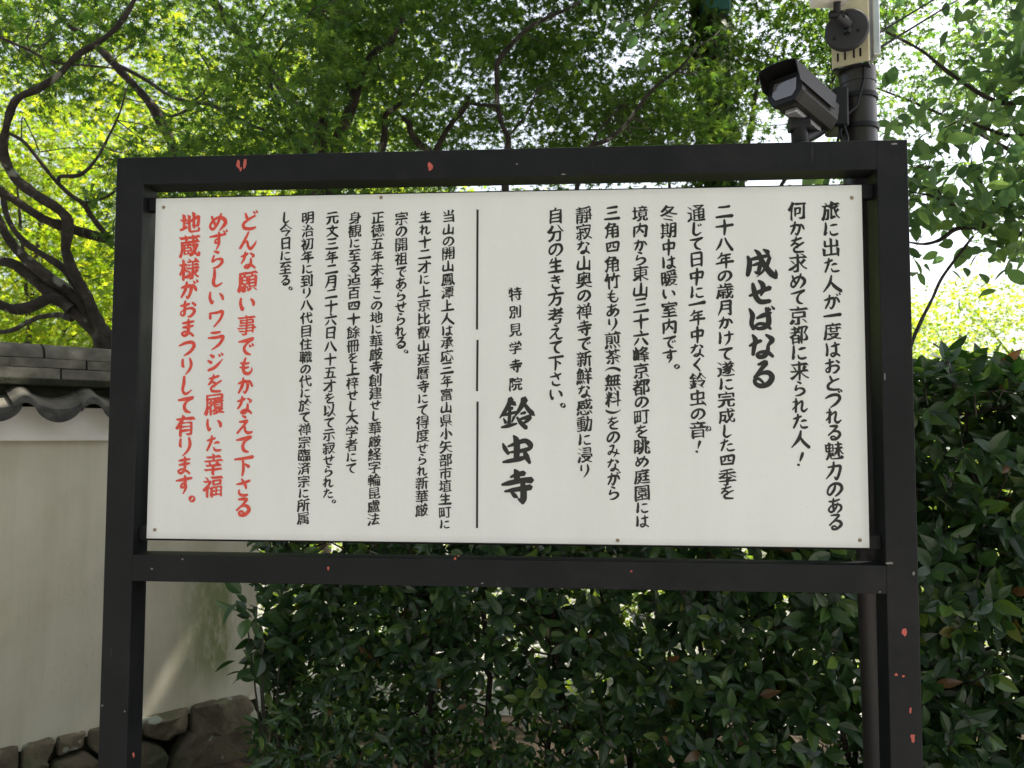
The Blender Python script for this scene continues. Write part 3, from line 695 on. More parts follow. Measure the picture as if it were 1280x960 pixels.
mb = MB(); prof = [(.02, 1.543), (-.026, 1.543), (-.028, 1.548), (-.028, 1.66), (-.030, 1.684), (.02, 1.685)]
V = [(s, y, z) for s in (S0, S1+.004) for y, z in prof]; k = len(prof)
mb.add(V, [(i, i+1, i+1+k, i+k) for i in range(k-1)]+[tuple(range(k))[::-1], tuple(range(k, 2*k))]).build('plaster_band', M['plaster_band'], wall)
MB().box((S0, .0, .2), (S1+.01, .29, .28)).box((S0, .06, -.3), (S1-.03, .30, .22)).build('mortar_core', M['moss'], wall)
MB().box((S0, .02, 1.555), (S1-.002, .298, 1.80)).build('wall_core', M['moss'], wall)
# stones of the footing
stone_rnd = random.Random(3)
def stone(poly, depth=.07, y0=.03):
    c = Vector((sum(p[0] for p in poly)/len(poly), sum(p[1] for p in poly)/len(poly)))
    P = []
    for i, p in enumerate(poly):                     # rounder outline, pieces pulled in for the joint
        q = Vector(p); r_ = Vector(poly[(i+1) % len(poly)])
        for t in (0, .15, .5, .85):
            w = q.lerp(r_, t); d = (w-c); L = d.length; d.normalize()
            P.append(c+d*(L-.003-(.006 if t == 0 else 0)+.006*noise.noise(Vector((w.x*25, w.y*25, 0)))))
    n = len(P); V = []; F = []
    for sc, y in ((1, y0), (1.0, -.030), (.965, -.044), (.88, -.053), (.6, -.060), (.3, -.062)):
        for p in P:
            w = c+(p-c)*sc
            V.append((w.x, y*depth/.06+.030*noise.noise(Vector((w.x*9, w.y*9, 9)))*(y < 0)+.016*noise.noise(Vector((w.x*31, w.y*31, 9)))*(y < 0), w.y))
    for j in range(5):
        for i in range(n): a, b = j*n+i, j*n+(i+1) % n; F.append((a, b, b+n, a+n))
    V.append((c.x, -.063*depth/.06, c.y)); F += [(5*n+i, 5*n+(i+1) % n, len(V)-1) for i in range(n)]
    MB().add(V, F).build('stone', M['stone'], wall, True)
STONES = [[(-.118, .300), (.068, .300), (.059, .17), (-.113, .185)], [(.077, .300), (.195, .302), (.174, .219), (.157, .111), (.064, .168)],
 [(.204, .302), (.323, .302), (.306, .236), (.198, .223)], [(.193, .211), (.316, .223), (.396, .139), (.426, -.014), (.166, .092)],
 [(.332, .302), (.531, .300), (.526, .23), (.405, .154), (.322, .229)], [(.541, .302), (.764, .306), (.752, .21), (.651, .169), (.547, .229)],
 [(.534, .215), (.647, .159), (.678, .091), (.624, -.018), (.434, .068), (.422, .133)],
 [(.775, .308), (.901, .312), (1.04, .306), (1.085, .239), (1.12, .099), (1.13, -.15), (.642, -.023), (.689, .096), (.763, .196)],
 [(-.30, .300), (-.128, .300), (-.12, .18), (-.28, .15)], [(-.28, .14), (-.115, .175), (.05, .16), (.14, .10), (.10, -.1), (-.25, -.1)],
 [(.16, .08), (.41, -.02), (.40, -.2), (.12, -.12)], [(.43, .06), (.62, -.03), (.63, -.2), (.42, -.2)],
 [(-.6, .300), (-.31, .300), (-.29, .14), (-.55, .12)], [(-.58, .11), (-.3, .13), (-.26, -.1), (-.6, -.1)],
 [(-1.0, .300), (-.61, .300), (-.6, .02), (-1.05, 0)], [(-1.5, .300), (-1.02, .300), (-1.06, 0), (-1.5, -.05)]]
for p in STONES: stone(p, .075 if p[0][0] == .775 else .055)
# tiles: one eave tile shape, one ridge-course tile, one cap, each shared by its repeats
PER = .246
def wave(t):                                        # t in 0..1, crest near 0, broad trough after
    t = t % 1.0
    if t < .34: return .030*math.sin(math.pi*t/.34)**.8 if t > 0 else 0
    u = (t-.34)/.66; return -.024*math.sin(math.pi*u)**.8
def eave_tile():
    ns = 22; rows = []
    for k in range(ns+1):
        t = -.02+1.045*k/ns; s = t*PER
        w = wave(min(max(t, 0), .9999)) if t <= 1 else wave(t-1)
        rows.append((s, w))
    V = []; F = []
    for (y, z, lift) in ((.15, 1.800, 0), (-.115, 1.697, 0), (-.118, 1.680, 0)):
        for s, w in rows: V.append((s, y, z+w))
    # hanging lip at the front: crescent, deeper under the trough
    for k, (s, w) in enumerate(rows):
        t = (-.02+1.045*k/ns) % 1; d = .012+.026*max(0, math.sin(math.pi*((t-.34)/.66)))**.5 if t > .34 else .012
        V.append((s, -.116, 1.680+w-d))
    for s, w in rows: V.append((s, -.098, 1.680+w-.004))
    for s, w in rows: V.append((s, .15, 1.782+w))
    n = ns+1
    for r_ in range(5):
        for k in range(ns): a = r_*n+k; F.append((a, a+n, a+n+1, a+1))
    F += [(5*n+k, k, k+1, 5*n+k+1) for k in range(ns)]
    for k in (0, ns): F.append(tuple(r_*n+k for r_ in range(6))[::(1 if k else -1)])
    return V, F
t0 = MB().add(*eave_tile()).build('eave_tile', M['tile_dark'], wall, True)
t0.data.materials.append(M['tile']); t0.data.polygons.foreach_set('material_index', [1 if k < 22 else 0 for k in range(len(t0.data.polygons))])  # tops get the lighter tile material, lip and underside the darker
start = .01-.105+.086
for k in range(-6, 5):
    s = start+k*PER
    if s+PER > S1+.05: continue
    o = t0 if k == -6 else link('eave_tile', t0.data, wall)
    o.location = (s, .002*(k % 3), .003*(k % 2)); o.rotation_euler = (0, R(.4*((k*7) % 3-1)), 0)
def cover(name, mat, prof, L, xs, mbk=.004):
    V = [(x, y, z) for x in (0, L) for y, z in prof]; k = len(prof)
    F = [(i+k, i+1+k, i+1, i) for i in range(k-1)]+[(k-1+k, k, 0, k-1)]+[tuple(range(k)), tuple(range(k, 2*k))[::-1]]
    t = MB().add(V, F).build(name, mat, wall, True)
    for i, x in enumerate(xs):
        o = t if i == 0 else link(name, t.data, wall)
        o.location = (x, .002*((i*5) % 3-1), .0015*((i*3) % 3-1)); o.rotation_euler = (0, R(.25*((i*7) % 3-1)), 0)
# scallop-backed roll tiles on the slope just above the trough line
V = []; F = []; n = 9
for y, z in ((.13, 1.815), (-.10, 1.725)):
    for r_ in (.034, ):
        for k in range(n): a = math.pi*k/(n-1); V.append((.0395+r_*math.cos(a), y, z+r_*math.sin(a)*.75-.004))
F = [(k, k+1, n+k+1, n+k) for k in range(n-1)]+[tuple(range(n, 2*n))[::-1]]
cover('ridge_course', M['tile'], [(-.012, 1.806), (-.012, 1.812), (-.006, 1.851), (.30, 1.851), (.30, 1.806)], .268, [S0+.2684*i for i in range(10)])
cover('ridge_course', M['tile'], [(.014, 1.855), (.014, 1.861), (.020, 1.894), (.27, 1.894), (.27, 1.855)], .292, [S0-.06+.2924*i for i in range(10)])
arc = [(.145-.118*math.cos(math.pi*k/12), 1.899+.066*math.sin(math.pi*k/12)**.8) for k in range(13)]
cover('ridge_cap', M['tile'], [(.145-.118, 1.8975)]+arc[1:-1]+[(.145+.118, 1.8975)], .338, [.113-.3384*5+.3384*i for i in range(9) if .113-.3384*5+.3384*i+.33 < S1+.25])
MB().box((S0, -.02, 1.775), (S1-.01, .31, 1.806), .004).build('ridge_mortar', M['moss'], wall)

# ------------------------------------------------------------------ camera pole behind the right post
def frameM(origin, ydir, up=(0, 0, 1)):
    y = Vector(ydir).normalized(); x = y.cross(Vector(up)).normalized(); z = x.cross(y)
    return Matrix(((x.x, y.x, z.x, origin[0]), (x.y, y.y, z.y, origin[1]), (x.z, y.z, z.z, origin[2]), (0, 0, 0, 1)))
pb, pt = Vector((.985, .15, -.2)), Vector((.9445, .15, 2.545))
pole = empty('utility_pole', (.985, .15, 0), label='brown round steel pole behind the right end of the board', cat='pole')
def ppart(mb, name, mat, smooth=True, par=None, off=(.985, .15, 0), **k):
    mb.v = [(x-off[0], y-off[1], z-off[2]) for x, y, z in mb.v]; return mb.build(name, mat, par or pole, smooth, **k)
ppart(MB().tube([pb, pt], [.046, .0445], 28), 'shaft', M['pole'])
def onpole(z): t = (z-pb.z)/(pt.z-pb.z); return pb.lerp(pt, t)
for z in (2.467, 2.385):
    c = onpole(z); ppart(MB().tube([c-Vector((0, 0, .006)), c+Vector((0, 0, .006))], .0495, 28), 'clamp_band', M['black'])
ppart(MB().tube([onpole(2.505), onpole(2.545)], .0465, 28), 'collar', M['pole'])
# beige channel standing on the pole, turned a little to the left
cm = frameM((.9405, .138, 2.540), (.50, .86, 0))
ppart(MB().box((-.052, -.050, 0), (.040, -.046, .42), .0008, cm), 'channel_face', M['beige'], False)
ppart(MB().box((.0360, -.0455, .004), (.0395, -.030, .42), .0008, cm).box((-.0515, -.0455, .004), (-.0485, -.030, .42), 0, cm), 'channel_flange', M['beige'], False)
ppart(MB().box((.967, .087, 2.560), (.984, .140, 2.96), .002), 'square_tube', M['steel'], False)
ppart(MB().box((.905, .13, 2.545), (.955, .18, 2.96), .004), 'inner_post', M['steel'], False)
for x in (-.036, -.018, .004, .020):
    ppart(MB().box((x-.0022, -.0515, .014), (x+.0022, -.0502, .036), 0, cm), 'slot', M['black'], False)
ppart(MB().box((-.0505, -.044, -.006), (.038, .046, -.001), .001, cm), 'channel_foot', M['black'], False)
# round mount and small white camera above it
dev = empty('small_camera', at(1058, 40, .06), label='small white camera on a round charcoal mount at the top of the pole', cat='camera')
D0 = at(1059, 39, .062)
dm = frameM(D0, (.42, 1, .02))
def dpart(mb, name, mat, smooth=True, root=dev):
    l = root.location; mb.v = [(x-l.x, y-l.y, z-l.z) for x, y, z in mb.v]; return mb.build(name, mat, root, smooth)
rot = Matrix.Rotation(R(90), 4, 'X')
dpart(MB().lathe([(.001, .016), (.050, .0155), (.053, .012), (.0535, 0), (.001, -.001)], 36, dm @ rot), 'mount_plate', M['plate'])
for x, z in ((.027, -.010), (-.030, -.020), (.0, .036)):
    dpart(MB().lathe([(.001, .0168), (.0046, .0166), (.0046, .0155)], 12, dm @ Matrix.Translation((x, 0, z)) @ rot), 'bolt_hole', M['black'])
a0, a1 = dm @ Vector((.004, -.016, .008)), dm @ Vector((-.018, -.055, .024))
dpart(MB().tube([a0, a1], .0125, 16), 'arm', M['plate'])
dpart(MB().tube([a1-Vector((.018, 0, 0)), a1+Vector((.018, 0, 0))], .010, 14), 'joint', M['black'])
dpart(MB().tube([dm @ Vector((-.004, -.02, -.010)), dm @ Vector((.010, -.03, -.012))], .007, 10), 'knob', M['black'])
wm = frameM(at(1043, -17, -.01), (.10, -.95, -.10), (-.06, 0, 1))
dpart(MB().box((-.046, -.055, -.033), (.046, .050, .037), .006, wm), 'case', M['white'], False)
dpart(MB().box((-.041, .0505, -.029), (.041, .0535, .033), .001, wm), 'bezel', M['white'], False)
dpart(MB().tube([a1, wm @ Vector((-.01, -.01, -.034))], .009, 12), 'neck', M['black'])
dpart(MB().lathe([(.001, .008), (.012, .007), (.015, 0)], 20, wm @ Matrix.Translation((0, .054, .0)) @ Matrix.Rotation(R(-90), 4, 'X')), 'lens', M['glass'])
# big housing camera
C0 = at(982, 112, -.02)
cctv = empty('security_camera', C0, label='large dark security camera with hooded window beside the brown pole', cat='camera')
back = Vector((.175, .175, -.050)).normalized(); hm = frameM(C0, back)
cp = lambda mb, name, mat, smooth=False, par=None: dpart(mb, name, mat, smooth, cctv)
L = .175
# body: a box with cut lower corners
SCL = .86
sec = [(-.048, .040), (.048, .040), (.052, .034), (.052, -.016), (.034, -.042), (-.034, -.042), (-.052, -.016), (-.052, .034)]
def prism(sec, y0, y1, m):
    sec = [(x*SCL, z*SCL) for x, z in sec]
    n = len(sec); V = [m @ Vector((x, y, z)) for y in (y0, y1) for x, z in sec]
    return MB().add(V, [(i, (i+1) % n, (i+1) % n+n, i+n) for i in range(n)]+[tuple(range(n))[::-1], tuple(range(n, 2*n))])
cp(prism(sec, .012, L, hm), 'body', M['housing_light'])
cp(prism([(x*1.07, z*1.07) for x, z in sec], -.004, .012, hm), 'front_ring', M['housing'])
cp(prism([(-.036, .024), (.036, .024), (.038, -.014), (.026, -.030), (-.026, -.030), (-.038, -.014)], -.006, -.0045, hm), 'window', M['glass'])
hood = [(-.061, .000), (-.061, .042)]+[(-.061*math.cos(math.pi*k/8), .046+.014*math.sin(math.pi*k/8)) for k in range(9)]+[(.061, .042), (.061, .000)]
inner = [(x*.95, z-.002 if z > .03 else z) for x, z in hood]
V = []; n = len(hood)
for y in (-.045, L-.03):
    for x, z in [(a*SCL, b*SCL) for a, b in hood]: V.append(hm @ Vector((x, y if z > .026 else max(y, -.02), z)))
for y in (-.045, L-.03):
    for x, z in [(a*SCL, b*SCL) for a, b in inner]: V.append(hm @ Vector((x, y if z > .026 else max(y, -.02), z)))
F = [(i, i+1, n+i+1, n+i) for i in range(n-1)]+[(2*n+i, 3*n+i, 3*n+i+1, 2*n+i+1) for i in range(n-1)]+[(i, 2*n+i, 2*n+i+1, i+1) for i in range(n-1)]+[(n+i, n+i+1, 3*n+i+1, 3*n+i) for i in range(n-1)]
F += [(0, n, 3*n, 2*n), (n-1, 3*n-1, 4*n-1, 2*n-1)]
cp(MB().add(V, F), 'hood', M['housing'])
cp(MB().box((-.016, .03, -.048), (.016, .15, -.0365), .002, hm), 'foot_plate', M['steel'])
j0 = hm @ Vector((-.002, .075, -.060))
cp(MB().tube([j0+Vector((-.024, .0, 0)), j0+Vector((.024, .0, 0))], .020, 18), 'tilt_joint', M['black'], True)
j1 = j0+Vector((.006, .01, -.050))
cp(MB().tube([j0, j1], [.020, .022], 16).lathe([(.001, 0), (.024, 0), (.027, .008), (.024, .016), (.001, .017)], 18, Matrix.Translation(j1-Vector((0, 0, .012)))), 'swivel', M['black'], True)
j2 = Vector((onpole(2.40).x-.075, .12, 2.405))
cp(MB().tube([j1+Vector((0, 0, .012)), j1.lerp(j2, .5)+Vector((0, 0, -.002)), j2], [.015, .014, .017], 12), 'bracket_arm', M['black'], True)
bx = onpole(2.43)
cp(MB().box((bx.x-.083, .085, 2.372), (bx.x-.044, .175, 2.478), .006), 'junction_box', M['black'])
for pts in ([(bx.x-.066, .10, 2.38), (bx.x-.062, .09, 2.32), (bx.x-.05, .08, 2.25)], [(bx.x-.06, .10, 2.38), (bx.x-.075, .09, 2.33), (bx.x-.10, .10, 2.24)],
            [(bx.x-.058, .09, 2.38), (bx.x-.052, .08, 2.34), (bx.x-.058, .08, 2.25)], [(bx.x-.07, .09, 2.385), (bx.x-.02, .10, 2.43), (bx.x-.0, .104, 2.50), (bx.x, .098, 2.53)],
            [tuple(j1), (j1.x+.006, j1.y+.01, j1.z-.04), (j1.x-.003, j1.y+.02, 2.26)]):
    cp(MB().tube(pts, .0035, 6), 'cable', M['black'], True)

# ------------------------------------------------------------------ leaves and trees
rs = np.random.RandomState(7)
def fan(pts, c=(0, 0, 0)):
    V = [c]+pts; n = len(pts); return np.array(V, float), np.array([(0, 1+i, 1+(i+1) % n) for i in range(n)])
def maple_leaf():
    """seven-lobed palmate leaf, stalk at the origin, length about 1"""
    P = []; lob = [(-125, .45), (-82, .78), (-40, .95), (0, 1.05), (40, .95), (82, .78), (125, .45)]
    for i, (a, l) in enumerate(lob):
        r = R(a); P.append((l*math.sin(r), l*math.cos(r), -.10*l*l))
        if i < 6: b = R((a+lob[i+1][0])/2); P.append((.30*math.sin(b), .30*math.cos(b), .04))
    P.append((0, -.08, 0))
    V, F = fan(P, (0, .04, .03)); V = V/1.7; return V, F
def simple_maple():
    P = []; lob = [(-100, .7), (-50, .95), (0, 1.05), (50, .95), (100, .7)]
    for i, (a, l) in enumerate(lob):
        r = R(a); P.append((l*math.sin(r), l*math.cos(r), -.10*l*l))
        if i < 4: b = R((a+lob[i+1][0])/2); P.append((.33*math.sin(b), .33*math.cos(b), .03))
    V, F = fan(P, (0, -.05, 0)); return V/1.75, F
def oval_leaf(w=.42, n=6, curl=.12, fold=.10, tip=.0):
    V = []; F = []
    for i in range(n+1):
        t = i/n; ww = w/2*math.sin(math.pi*min(1, t**(.85-tip)))**.85 if 0 < i < n else .008
        z = -curl*t*t; V += [(-ww, t, z+fold*ww*2), (0, t, z), (ww, t, z+fold*ww*2)]
    for i in range(n):
        a = i*3
        for k in (0, 1): F += [(a+k, a+k+1, a+k+4), (a+k, a+k+4, a+k+3)]
    return np.array(V), np.array(F)
def basis(nrm, head):
    """rotation matrices with z = nrm, y close to head"""
    z = nrm/np.linalg.norm(nrm, axis=1, keepdims=True)
    y = head-z*(head*z).sum(1, keepdims=True); y /= np.maximum(np.linalg.norm(y, axis=1, keepdims=True), 1e-6)
    x = np.cross(y, z); return np.stack([x, y, z], 2)
def leaves(name, tmpls, P, N, H, S, mat, parent=None, kind='stuff', name_k=None):
    """many leaves in one mesh: positions, normals, headings, sizes"""
    g = sun_gap(P); P, N, H, S = P[g], N[g], H[g], S[g]
    B = basis(N, H); Vs = []; Fs = []; o = 0; pick = rs.randint(0, len(tmpls), len(P))
    for k, (TV, TF) in enumerate(tmpls):
        m = pick == k; q = m.sum()
        if q == 0: continue
        V = np.einsum('nij,vj->nvi', B[m], TV)*S[m][:, None, None]+P[m][:, None, :]
        F = TF[None]+(np.arange(q)*len(TV))[:, None, None]+o
        Vs.append(V.reshape(-1, 3)); Fs.append(F.reshape(-1, 3)); o += q*len(TV)
    V = np.concatenate(Vs); F = np.concatenate(Fs)
    if parent is not None: V = V-np.array(parent.location)
    return link(name, mesh_np(name, V, F, mat), parent, kind=kind)
def sprays(C, rad, thick, per, size, tiltsd=.35, droop=.25, leafsd=.75, sizesd=.18):
    """flat layered sprays of leaves round the centres C, as maples carry them"""
    n = len(C); rad = np.broadcast_to(rad, (n,)); per = int(per)
    N0 = np.stack([rs.normal(0, tiltsd, n), rs.normal(0, tiltsd, n), np.ones(n)], 1); A = basis(N0, rs.normal(0, 1, (n, 3)))
    u = np.sqrt(rs.rand(n, per)); a = rs.rand(n, per)*2*np.pi
    L = np.stack([u*np.cos(a)*1.25, u*np.sin(a)*.8, rs.normal(0, thick, (n, per))-.25*u*u], 2)*rad[:, None, None]
    P = np.einsum('nij,npj->npi', A, L)+C[:, None, :]
    out = np.einsum('nij,npj->npi', A, L*np.array([1, 1, 0])); Hd = out/rad[:, None, None]+rs.normal(0, .5, (n, per, 3)); Hd[..., 2] -= droop
    Nn = N0[:, None, :]+rs.normal(0, leafsd, (n, per, 3))
    return P.reshape(-1, 3), Nn.reshape(-1, 3), Hd.reshape(-1, 3), (size*(1+rs.normal(0, sizesd, n*per))).clip(size*.45, size*1.6)
def smooth_path(pts, rad, k=6):
    pts = [Vector(p) for p in pts]; out = []; rr = []
    if not hasattr(rad, '__len__'): rad = [rad]*len(pts)
    rad = list(np.interp(np.linspace(0, 1, len(pts)), np.linspace(0, 1, len(rad)), rad))
    for i in range(len(pts)-1):
        p0, p1, p2, p3 = pts[max(i-1, 0)], pts[i], pts[i+1], pts[min(i+2, len(pts)-1)]
        for j in range(k):
            t = j/k; out.append(.5*((2*p1)+(p2-p0)*t+(2*p0-5*p1+4*p2-p3)*t*t+(3*p1-p0-3*p2+p3)*t**3)); rr.append(rad[i]+(rad[i+1]-rad[i])*t)
    out.append(pts[-1]); rr.append(rad[-1])
    rr = [r*.82*(1+.30*noise.noise(p*7)+.18*noise.noise(p*23)) for r, p in zip(rr, out)]
    out = [p+Vector(noise.noise_vector(p*6))*r*.22 for p, r in zip(out, rr)]
    return out, rr
LIMB_PTS = {}
# foliage cut away along sun rays to put light spots on plaster and ridge tile
RAYS = [(Vector(WA)+Vector((.6805, .7327, 0))*.63+Vector((0, 0, .42)), .045), (Vector(WA)+Vector((.6805, .7327, 0))*.60+Vector((0, 0, .36)), .04), (Vector(WA)+Vector((.6805, .7327, 0))*.075+Vector((.06, -.06, 1.93)), .07)]
def sun_gap(P):
    k = np.ones(len(P), bool); S = np.array(SUN_DIR)
    for c, r in RAYS:
        d = P-np.array(c); t = d@S; q = np.linalg.norm(d-t[:, None]*S, axis=1); k &= ~((q < r) & (t > -.3))
    return k
def limb(tree, pts, rad, mat='bark', name='limb', n=9):
    P, r = smooth_path(pts, rad); LIMB_PTS.setdefault(tree.name, []).extend([(p, q) for p, q in zip(P, r)])
    l = tree.location; mb = MB().tube([p-l for p in P], r, n); return mb.build(name, M[mat], tree, True)
def traced(tree, px, Y0, Y1, rad, mat='bark', name='limb'):
    """a limb followed in the photograph, running in depth from Y0 to Y1; rad in photograph pixels"""
    n = len(px); pts = []; 
    for i, (x, y) in enumerate(px): pts.append(at(x, y, Y0+(Y1-Y0)*i/(n-1)))
    rr = rad if hasattr(rad, '__len__') else [rad, rad]
    ks = [(Y0+(Y1-Y0)*i/(len(rr)-1)+2.09)/FOCAL for i in range(len(rr))]
    return limb(tree, pts, [r*k for r, k in zip(rr, ks)], mat, name)
def twigs(tree, C, mat='twig', r0=.0038, maxd=.55):
    """a thin twig from each spray back to the nearest limb of its tree"""
    L = LIMB_PTS.get(tree.name, [])
    if not L: return
    Q = np.array([tuple(p) for p, _ in L]); mb = MB(); l = tree.location
    for c in C:
        D = np.linalg.norm(Q-c, axis=1); D = D+np.maximum(0, Q[:, 2]-c[2])*1.5
        i = D.argmin()
        if D[i] > maxd: continue
        a = Vector(Q[i]); b = Vector(c); m = a.lerp(b, .5)+Vector(noise.noise_vector(b*2))*.18*(b-a).length-Vector((0, 0, .06*(b-a).length)); d = (b-a).length
        P = [a, a.lerp(m, .5)+Vector(noise.noise_vector(m*3))*.04, m, m.lerp(b, .55)+Vector(noise.noise_vector(m*5))*.03, b]
        rr = r0*min(1.6, .7+.5*d); mb.tube([p-l for p in P], [rr, rr*.85, rr*.65, rr*.45, rr*.25], 4, False)
    mb.build('twigs', M[mat], tree, kind='stuff')
def ellip(n, c, r, gap=.0, gs=.8, seed=0, shell=0):
    """n points in an ellipsoid; noise opens gaps of a natural size"""
    out = []
    while len(out) < n:
        v = rs.normal(0, 1, 3); v /= np.linalg.norm(v); q = rs.rand()**(1/3 if not shell else .15)
        p = np.array(c)+v*q*np.array(r)
        if noise.noise(Vector(p)*gs+Vector((seed, 0, 0))) > gap-.5: out.append(p)
    return np.array(out)

MAPLE = [maple_leaf()]; SMAPLE = [simple_maple()]
# ---- the gnarled maple behind the wall, far left
t1 = empty('maple_tree', (-2.05, 2.4, 0), label='gnarled maple with thick bending limbs crossing behind the wall at far left', cat='tree')
traced(t1, [(0, 326), (17, 330), (33, 341), (50, 356), (67, 368), (82, 378), (100, 394), (120, 412), (138, 430), (155, 452), (170, 480), (178, 540), (182, 640)], 2.3, 2.4, [7, 9, 11, 13, 17, 22, 26], name='trunk')
traced(t1, [(-30, 370), (0, 381), (20, 387), (40, 383), (58, 374), (72, 374), (88, 386)], 2.15, 2.3, [8, 9, 9.5, 10])
traced(t1, [(-20, 418), (0, 415), (17, 412), (35, 403), (52, 396), (72, 394), (90, 398)], 2.9, 2.5, [3, 4, 5])
traced(t1, [(-15, 255), (0, 278), (10, 298), (25, 316), (45, 335), (65, 350), (85, 362), (102, 382), (118, 400)], 2.2, 2.35, [7, 8, 10, 11])
traced(t1, [(2, 235), (5, 255), (13, 280), (31, 303), (55, 319), (70, 328), (83, 340), (97, 362), (108, 384), (120, 402)], 2.55, 2.42, [4, 5, 7, 8], name='limb')
traced(t1, [(-35, 215), (0, 240), (27, 256), (52, 272), (79, 283), (104, 291), (142, 301), (190, 318), (240, 350)], 2.0, 2.5, [7, 8, 8, 8, 7])
traced(t1, [(172, -8), (158, 18), (140, 40), (120, 55), (98, 68), (75, 92), (50, 110), (25, 121), (15, 134), (8, 160), (4, 185), (9, 205), (22, 226), (46, 245), (70, 260), (84, 275), (84, 296), (82, 312), (88, 332), (98, 352), (108, 368), (116, 388), (126, 408), (138, 428)], 1.95, 2.35, [3.5, 4.5, 6, 6.5, 7.5, 8, 8, 9, 12])
traced(t1, [(10, 166), (28, 176), (45, 195), (60, 215), (72, 229), (87, 243), (105, 255), (113, 268), (126, 285), (140, 300)], 2.0, 2.3, [2.5, 3, 4, 4.5])
traced(t1, [(72, 228), (76, 221), (95, 220), (108, 213), (116, 205), (126, 190), (136, 170), (150, 140), (158, 110)], 2.1, 2.0, [3.5, 3, 2, 1.2])
traced(t1, [(104, 254), (120, 250), (134, 246), (150, 234), (170, 225)], 2.2, 2.1, [2.2, 1.8, 1.2])
traced(t1, [(-5, 45), (30, 60), (70, 78), (110, 82), (150, 86)], 2.3, 2.2, [2.5, 2, 1.2])
traced(t1, [(27, 176), (27, 160), (30, 148), (50, 190)], 2.1, 2.3, [1.5, 1.2, .8])
c1 = ellip(220, (-2.1, 3.1, 4.0), (1.75, 1.1, .75), .56, 1.3, 1)
c1 = np.concatenate([c1, ellip(45, (-1.7, 2.7, 3.25), (.75, .6, .30), .3, 1.2, 2), ellip(18, (-2.3, 2.6, 2.9), (.45, .5, .35), .3, 1.2, 3)])
leaves('crown', MAPLE, *sprays(c1, .26, .05, 36, .072), M['maple'], t1); twigs(t1, c1)
# ---- maple further back, dark leaning stem over the left end of the frame
t2 = empty('maple_tree', (-1.6, 4.2, 0), label='slim leaning maple behind the top left corner of the board', cat='tree')
traced(t2, [(58, -10), (75, 20), (105, 45), (135, 72), (165, 105), (190, 132), (204, 158), (215, 180), (228, 215), (250, 280), (262, 400), (268, 560), (270, 700)], 3.6, 4.2, [5, 6, 6, 8, 9, 10, 12], 'bark', 'trunk')
traced(t2, [(140, 78), (165, 90), (190, 105), (215, 121), (240, 128), (260, 130), (285, 141), (312, 156), (345, 168), (366, 180), (390, 200), (410, 240)], 3.9, 3.2, [3.5, 3, 3, 3.5])
traced(t2, [(192, 133), (215, 145), (245, 130), (270, 110), (290, 70)], 4.0, 3.6, [3, 2, 1.2])
traced(t2, [(240, 128), (255, 115), (262, 90), (245, 60)], 3.7, 3.5, [2, 1.4, 1])
c2 = np.concatenate([ellip(190, (-1.7, 4.8, 4.7), (1.7, 1.2, 1.25), .56, 1.3, 4)])
leaves('crown', MAPLE, *sprays(c2, .30, .05, 36, .072), M['maple'], t2); twigs(t2, c2)
# ---- maples behind the board, left of centre and centre
t3 = empty('maple_tree', (-.75, 3.3, 0), label='maple with a forked upright branch behind the left half of the top beam', cat='tree')
traced(t3, [(250, -20), (270, 0), (284, 30), (307, 48), (325, 75), (333, 92), (340, 116), (352, 140), (362, 165), (380, 192), (405, 230), (425, 300), (432, 450), (436, 640)], 2.7, 3.3, [2.5, 3.5, 4.5, 5, 7, 10, 12], 'bark', 'trunk')
traced(t3, [(334, 92), (345, 70), (360, 50), (373, 38), (392, 10)], 3.0, 2.8, [2.5, 2, 1.2])
traced(t3, [(307, 48), (320, 35), (335, 10)], 2.9, 2.8, [1.8, 1.2])
c3 = ellip(165, (-.9, 4.0, 4.3), (1.35, 1.1, 1.0), .56, 1.3, 8)
leaves('crown', MAPLE, *sprays(c3, .26, .05, 36, .074), M['maple'], t3); twigs(t3, c3)
t4 = empty('maple_tree', (-.45, 3.8, 0), label='thicker forked maple stems behind the board left of centre', cat='tree')
traced(t4, [(505, 20), (485, 56), (470, 64), (458, 78), (450, 98), (441, 130), (430, 158), (420, 188), (418, 240), (440, 330), (446, 470), (450, 650)], 3.0, 3.8, [4, 6, 8, 9, 10, 12], 'bark', 'trunk')
traced(t4, [(400, 60), (415, 68), (430, 90), (442, 122)], 3.3, 3.5, [5, 6, 7])
traced(t4, [(545, 82), (532, 98), (520, 115), (505, 126), (492, 136), (482, 146), (481, 165), (478, 190), (470, 235)], 3.2, 3.7, [2, 2.5, 4, 5, 5])
traced(t4, [(586, 120), (578, 140), (568, 150), (562, 158), (552, 175), (545, 192), (540, 230)], 3.4, 3.8, [4, 4.5, 5])
traced(t4, [(504, 148), (512, 154), (514, 165), (524, 180), (538, 190), (545, 225)], 3.5, 3.8, [4, 5, 5])
traced(t4, [(405, 150), (400, 170), (404, 190), (408, 250)], 3.6, 3.9, [7, 9, 10])
traced(t4, [(470, 65), (476, 90), (490, 108), (503, 122)], 3.1, 3.3, [1.5, 1.5, 1.5])
c4 = ellip(165, (-.1, 4.4, 4.5), (1.35, 1.1, 1.05), .56, 1.3, 12)
leaves('crown', MAPLE, *sprays(c4, .27, .05, 36, .076), M['maple'], t4); twigs(t4, c4)
t5 = empty('maple_tree', (.22, 3.1, 0), label='thin angular maple branch rising behind the middle of the top beam', cat='tree')
traced(t5, [(725, 2), (704, 14), (690, 19), (665, 32), (650, 45), (637, 58), (622, 78), (621, 100), (622, 130), (627, 155), (635, 172), (634, 190), (632, 240), (640, 400), (642, 640)], 2.6, 3.1, [2, 3, 3.5, 4, 4.5, 6, 9], 'bark', 'trunk')
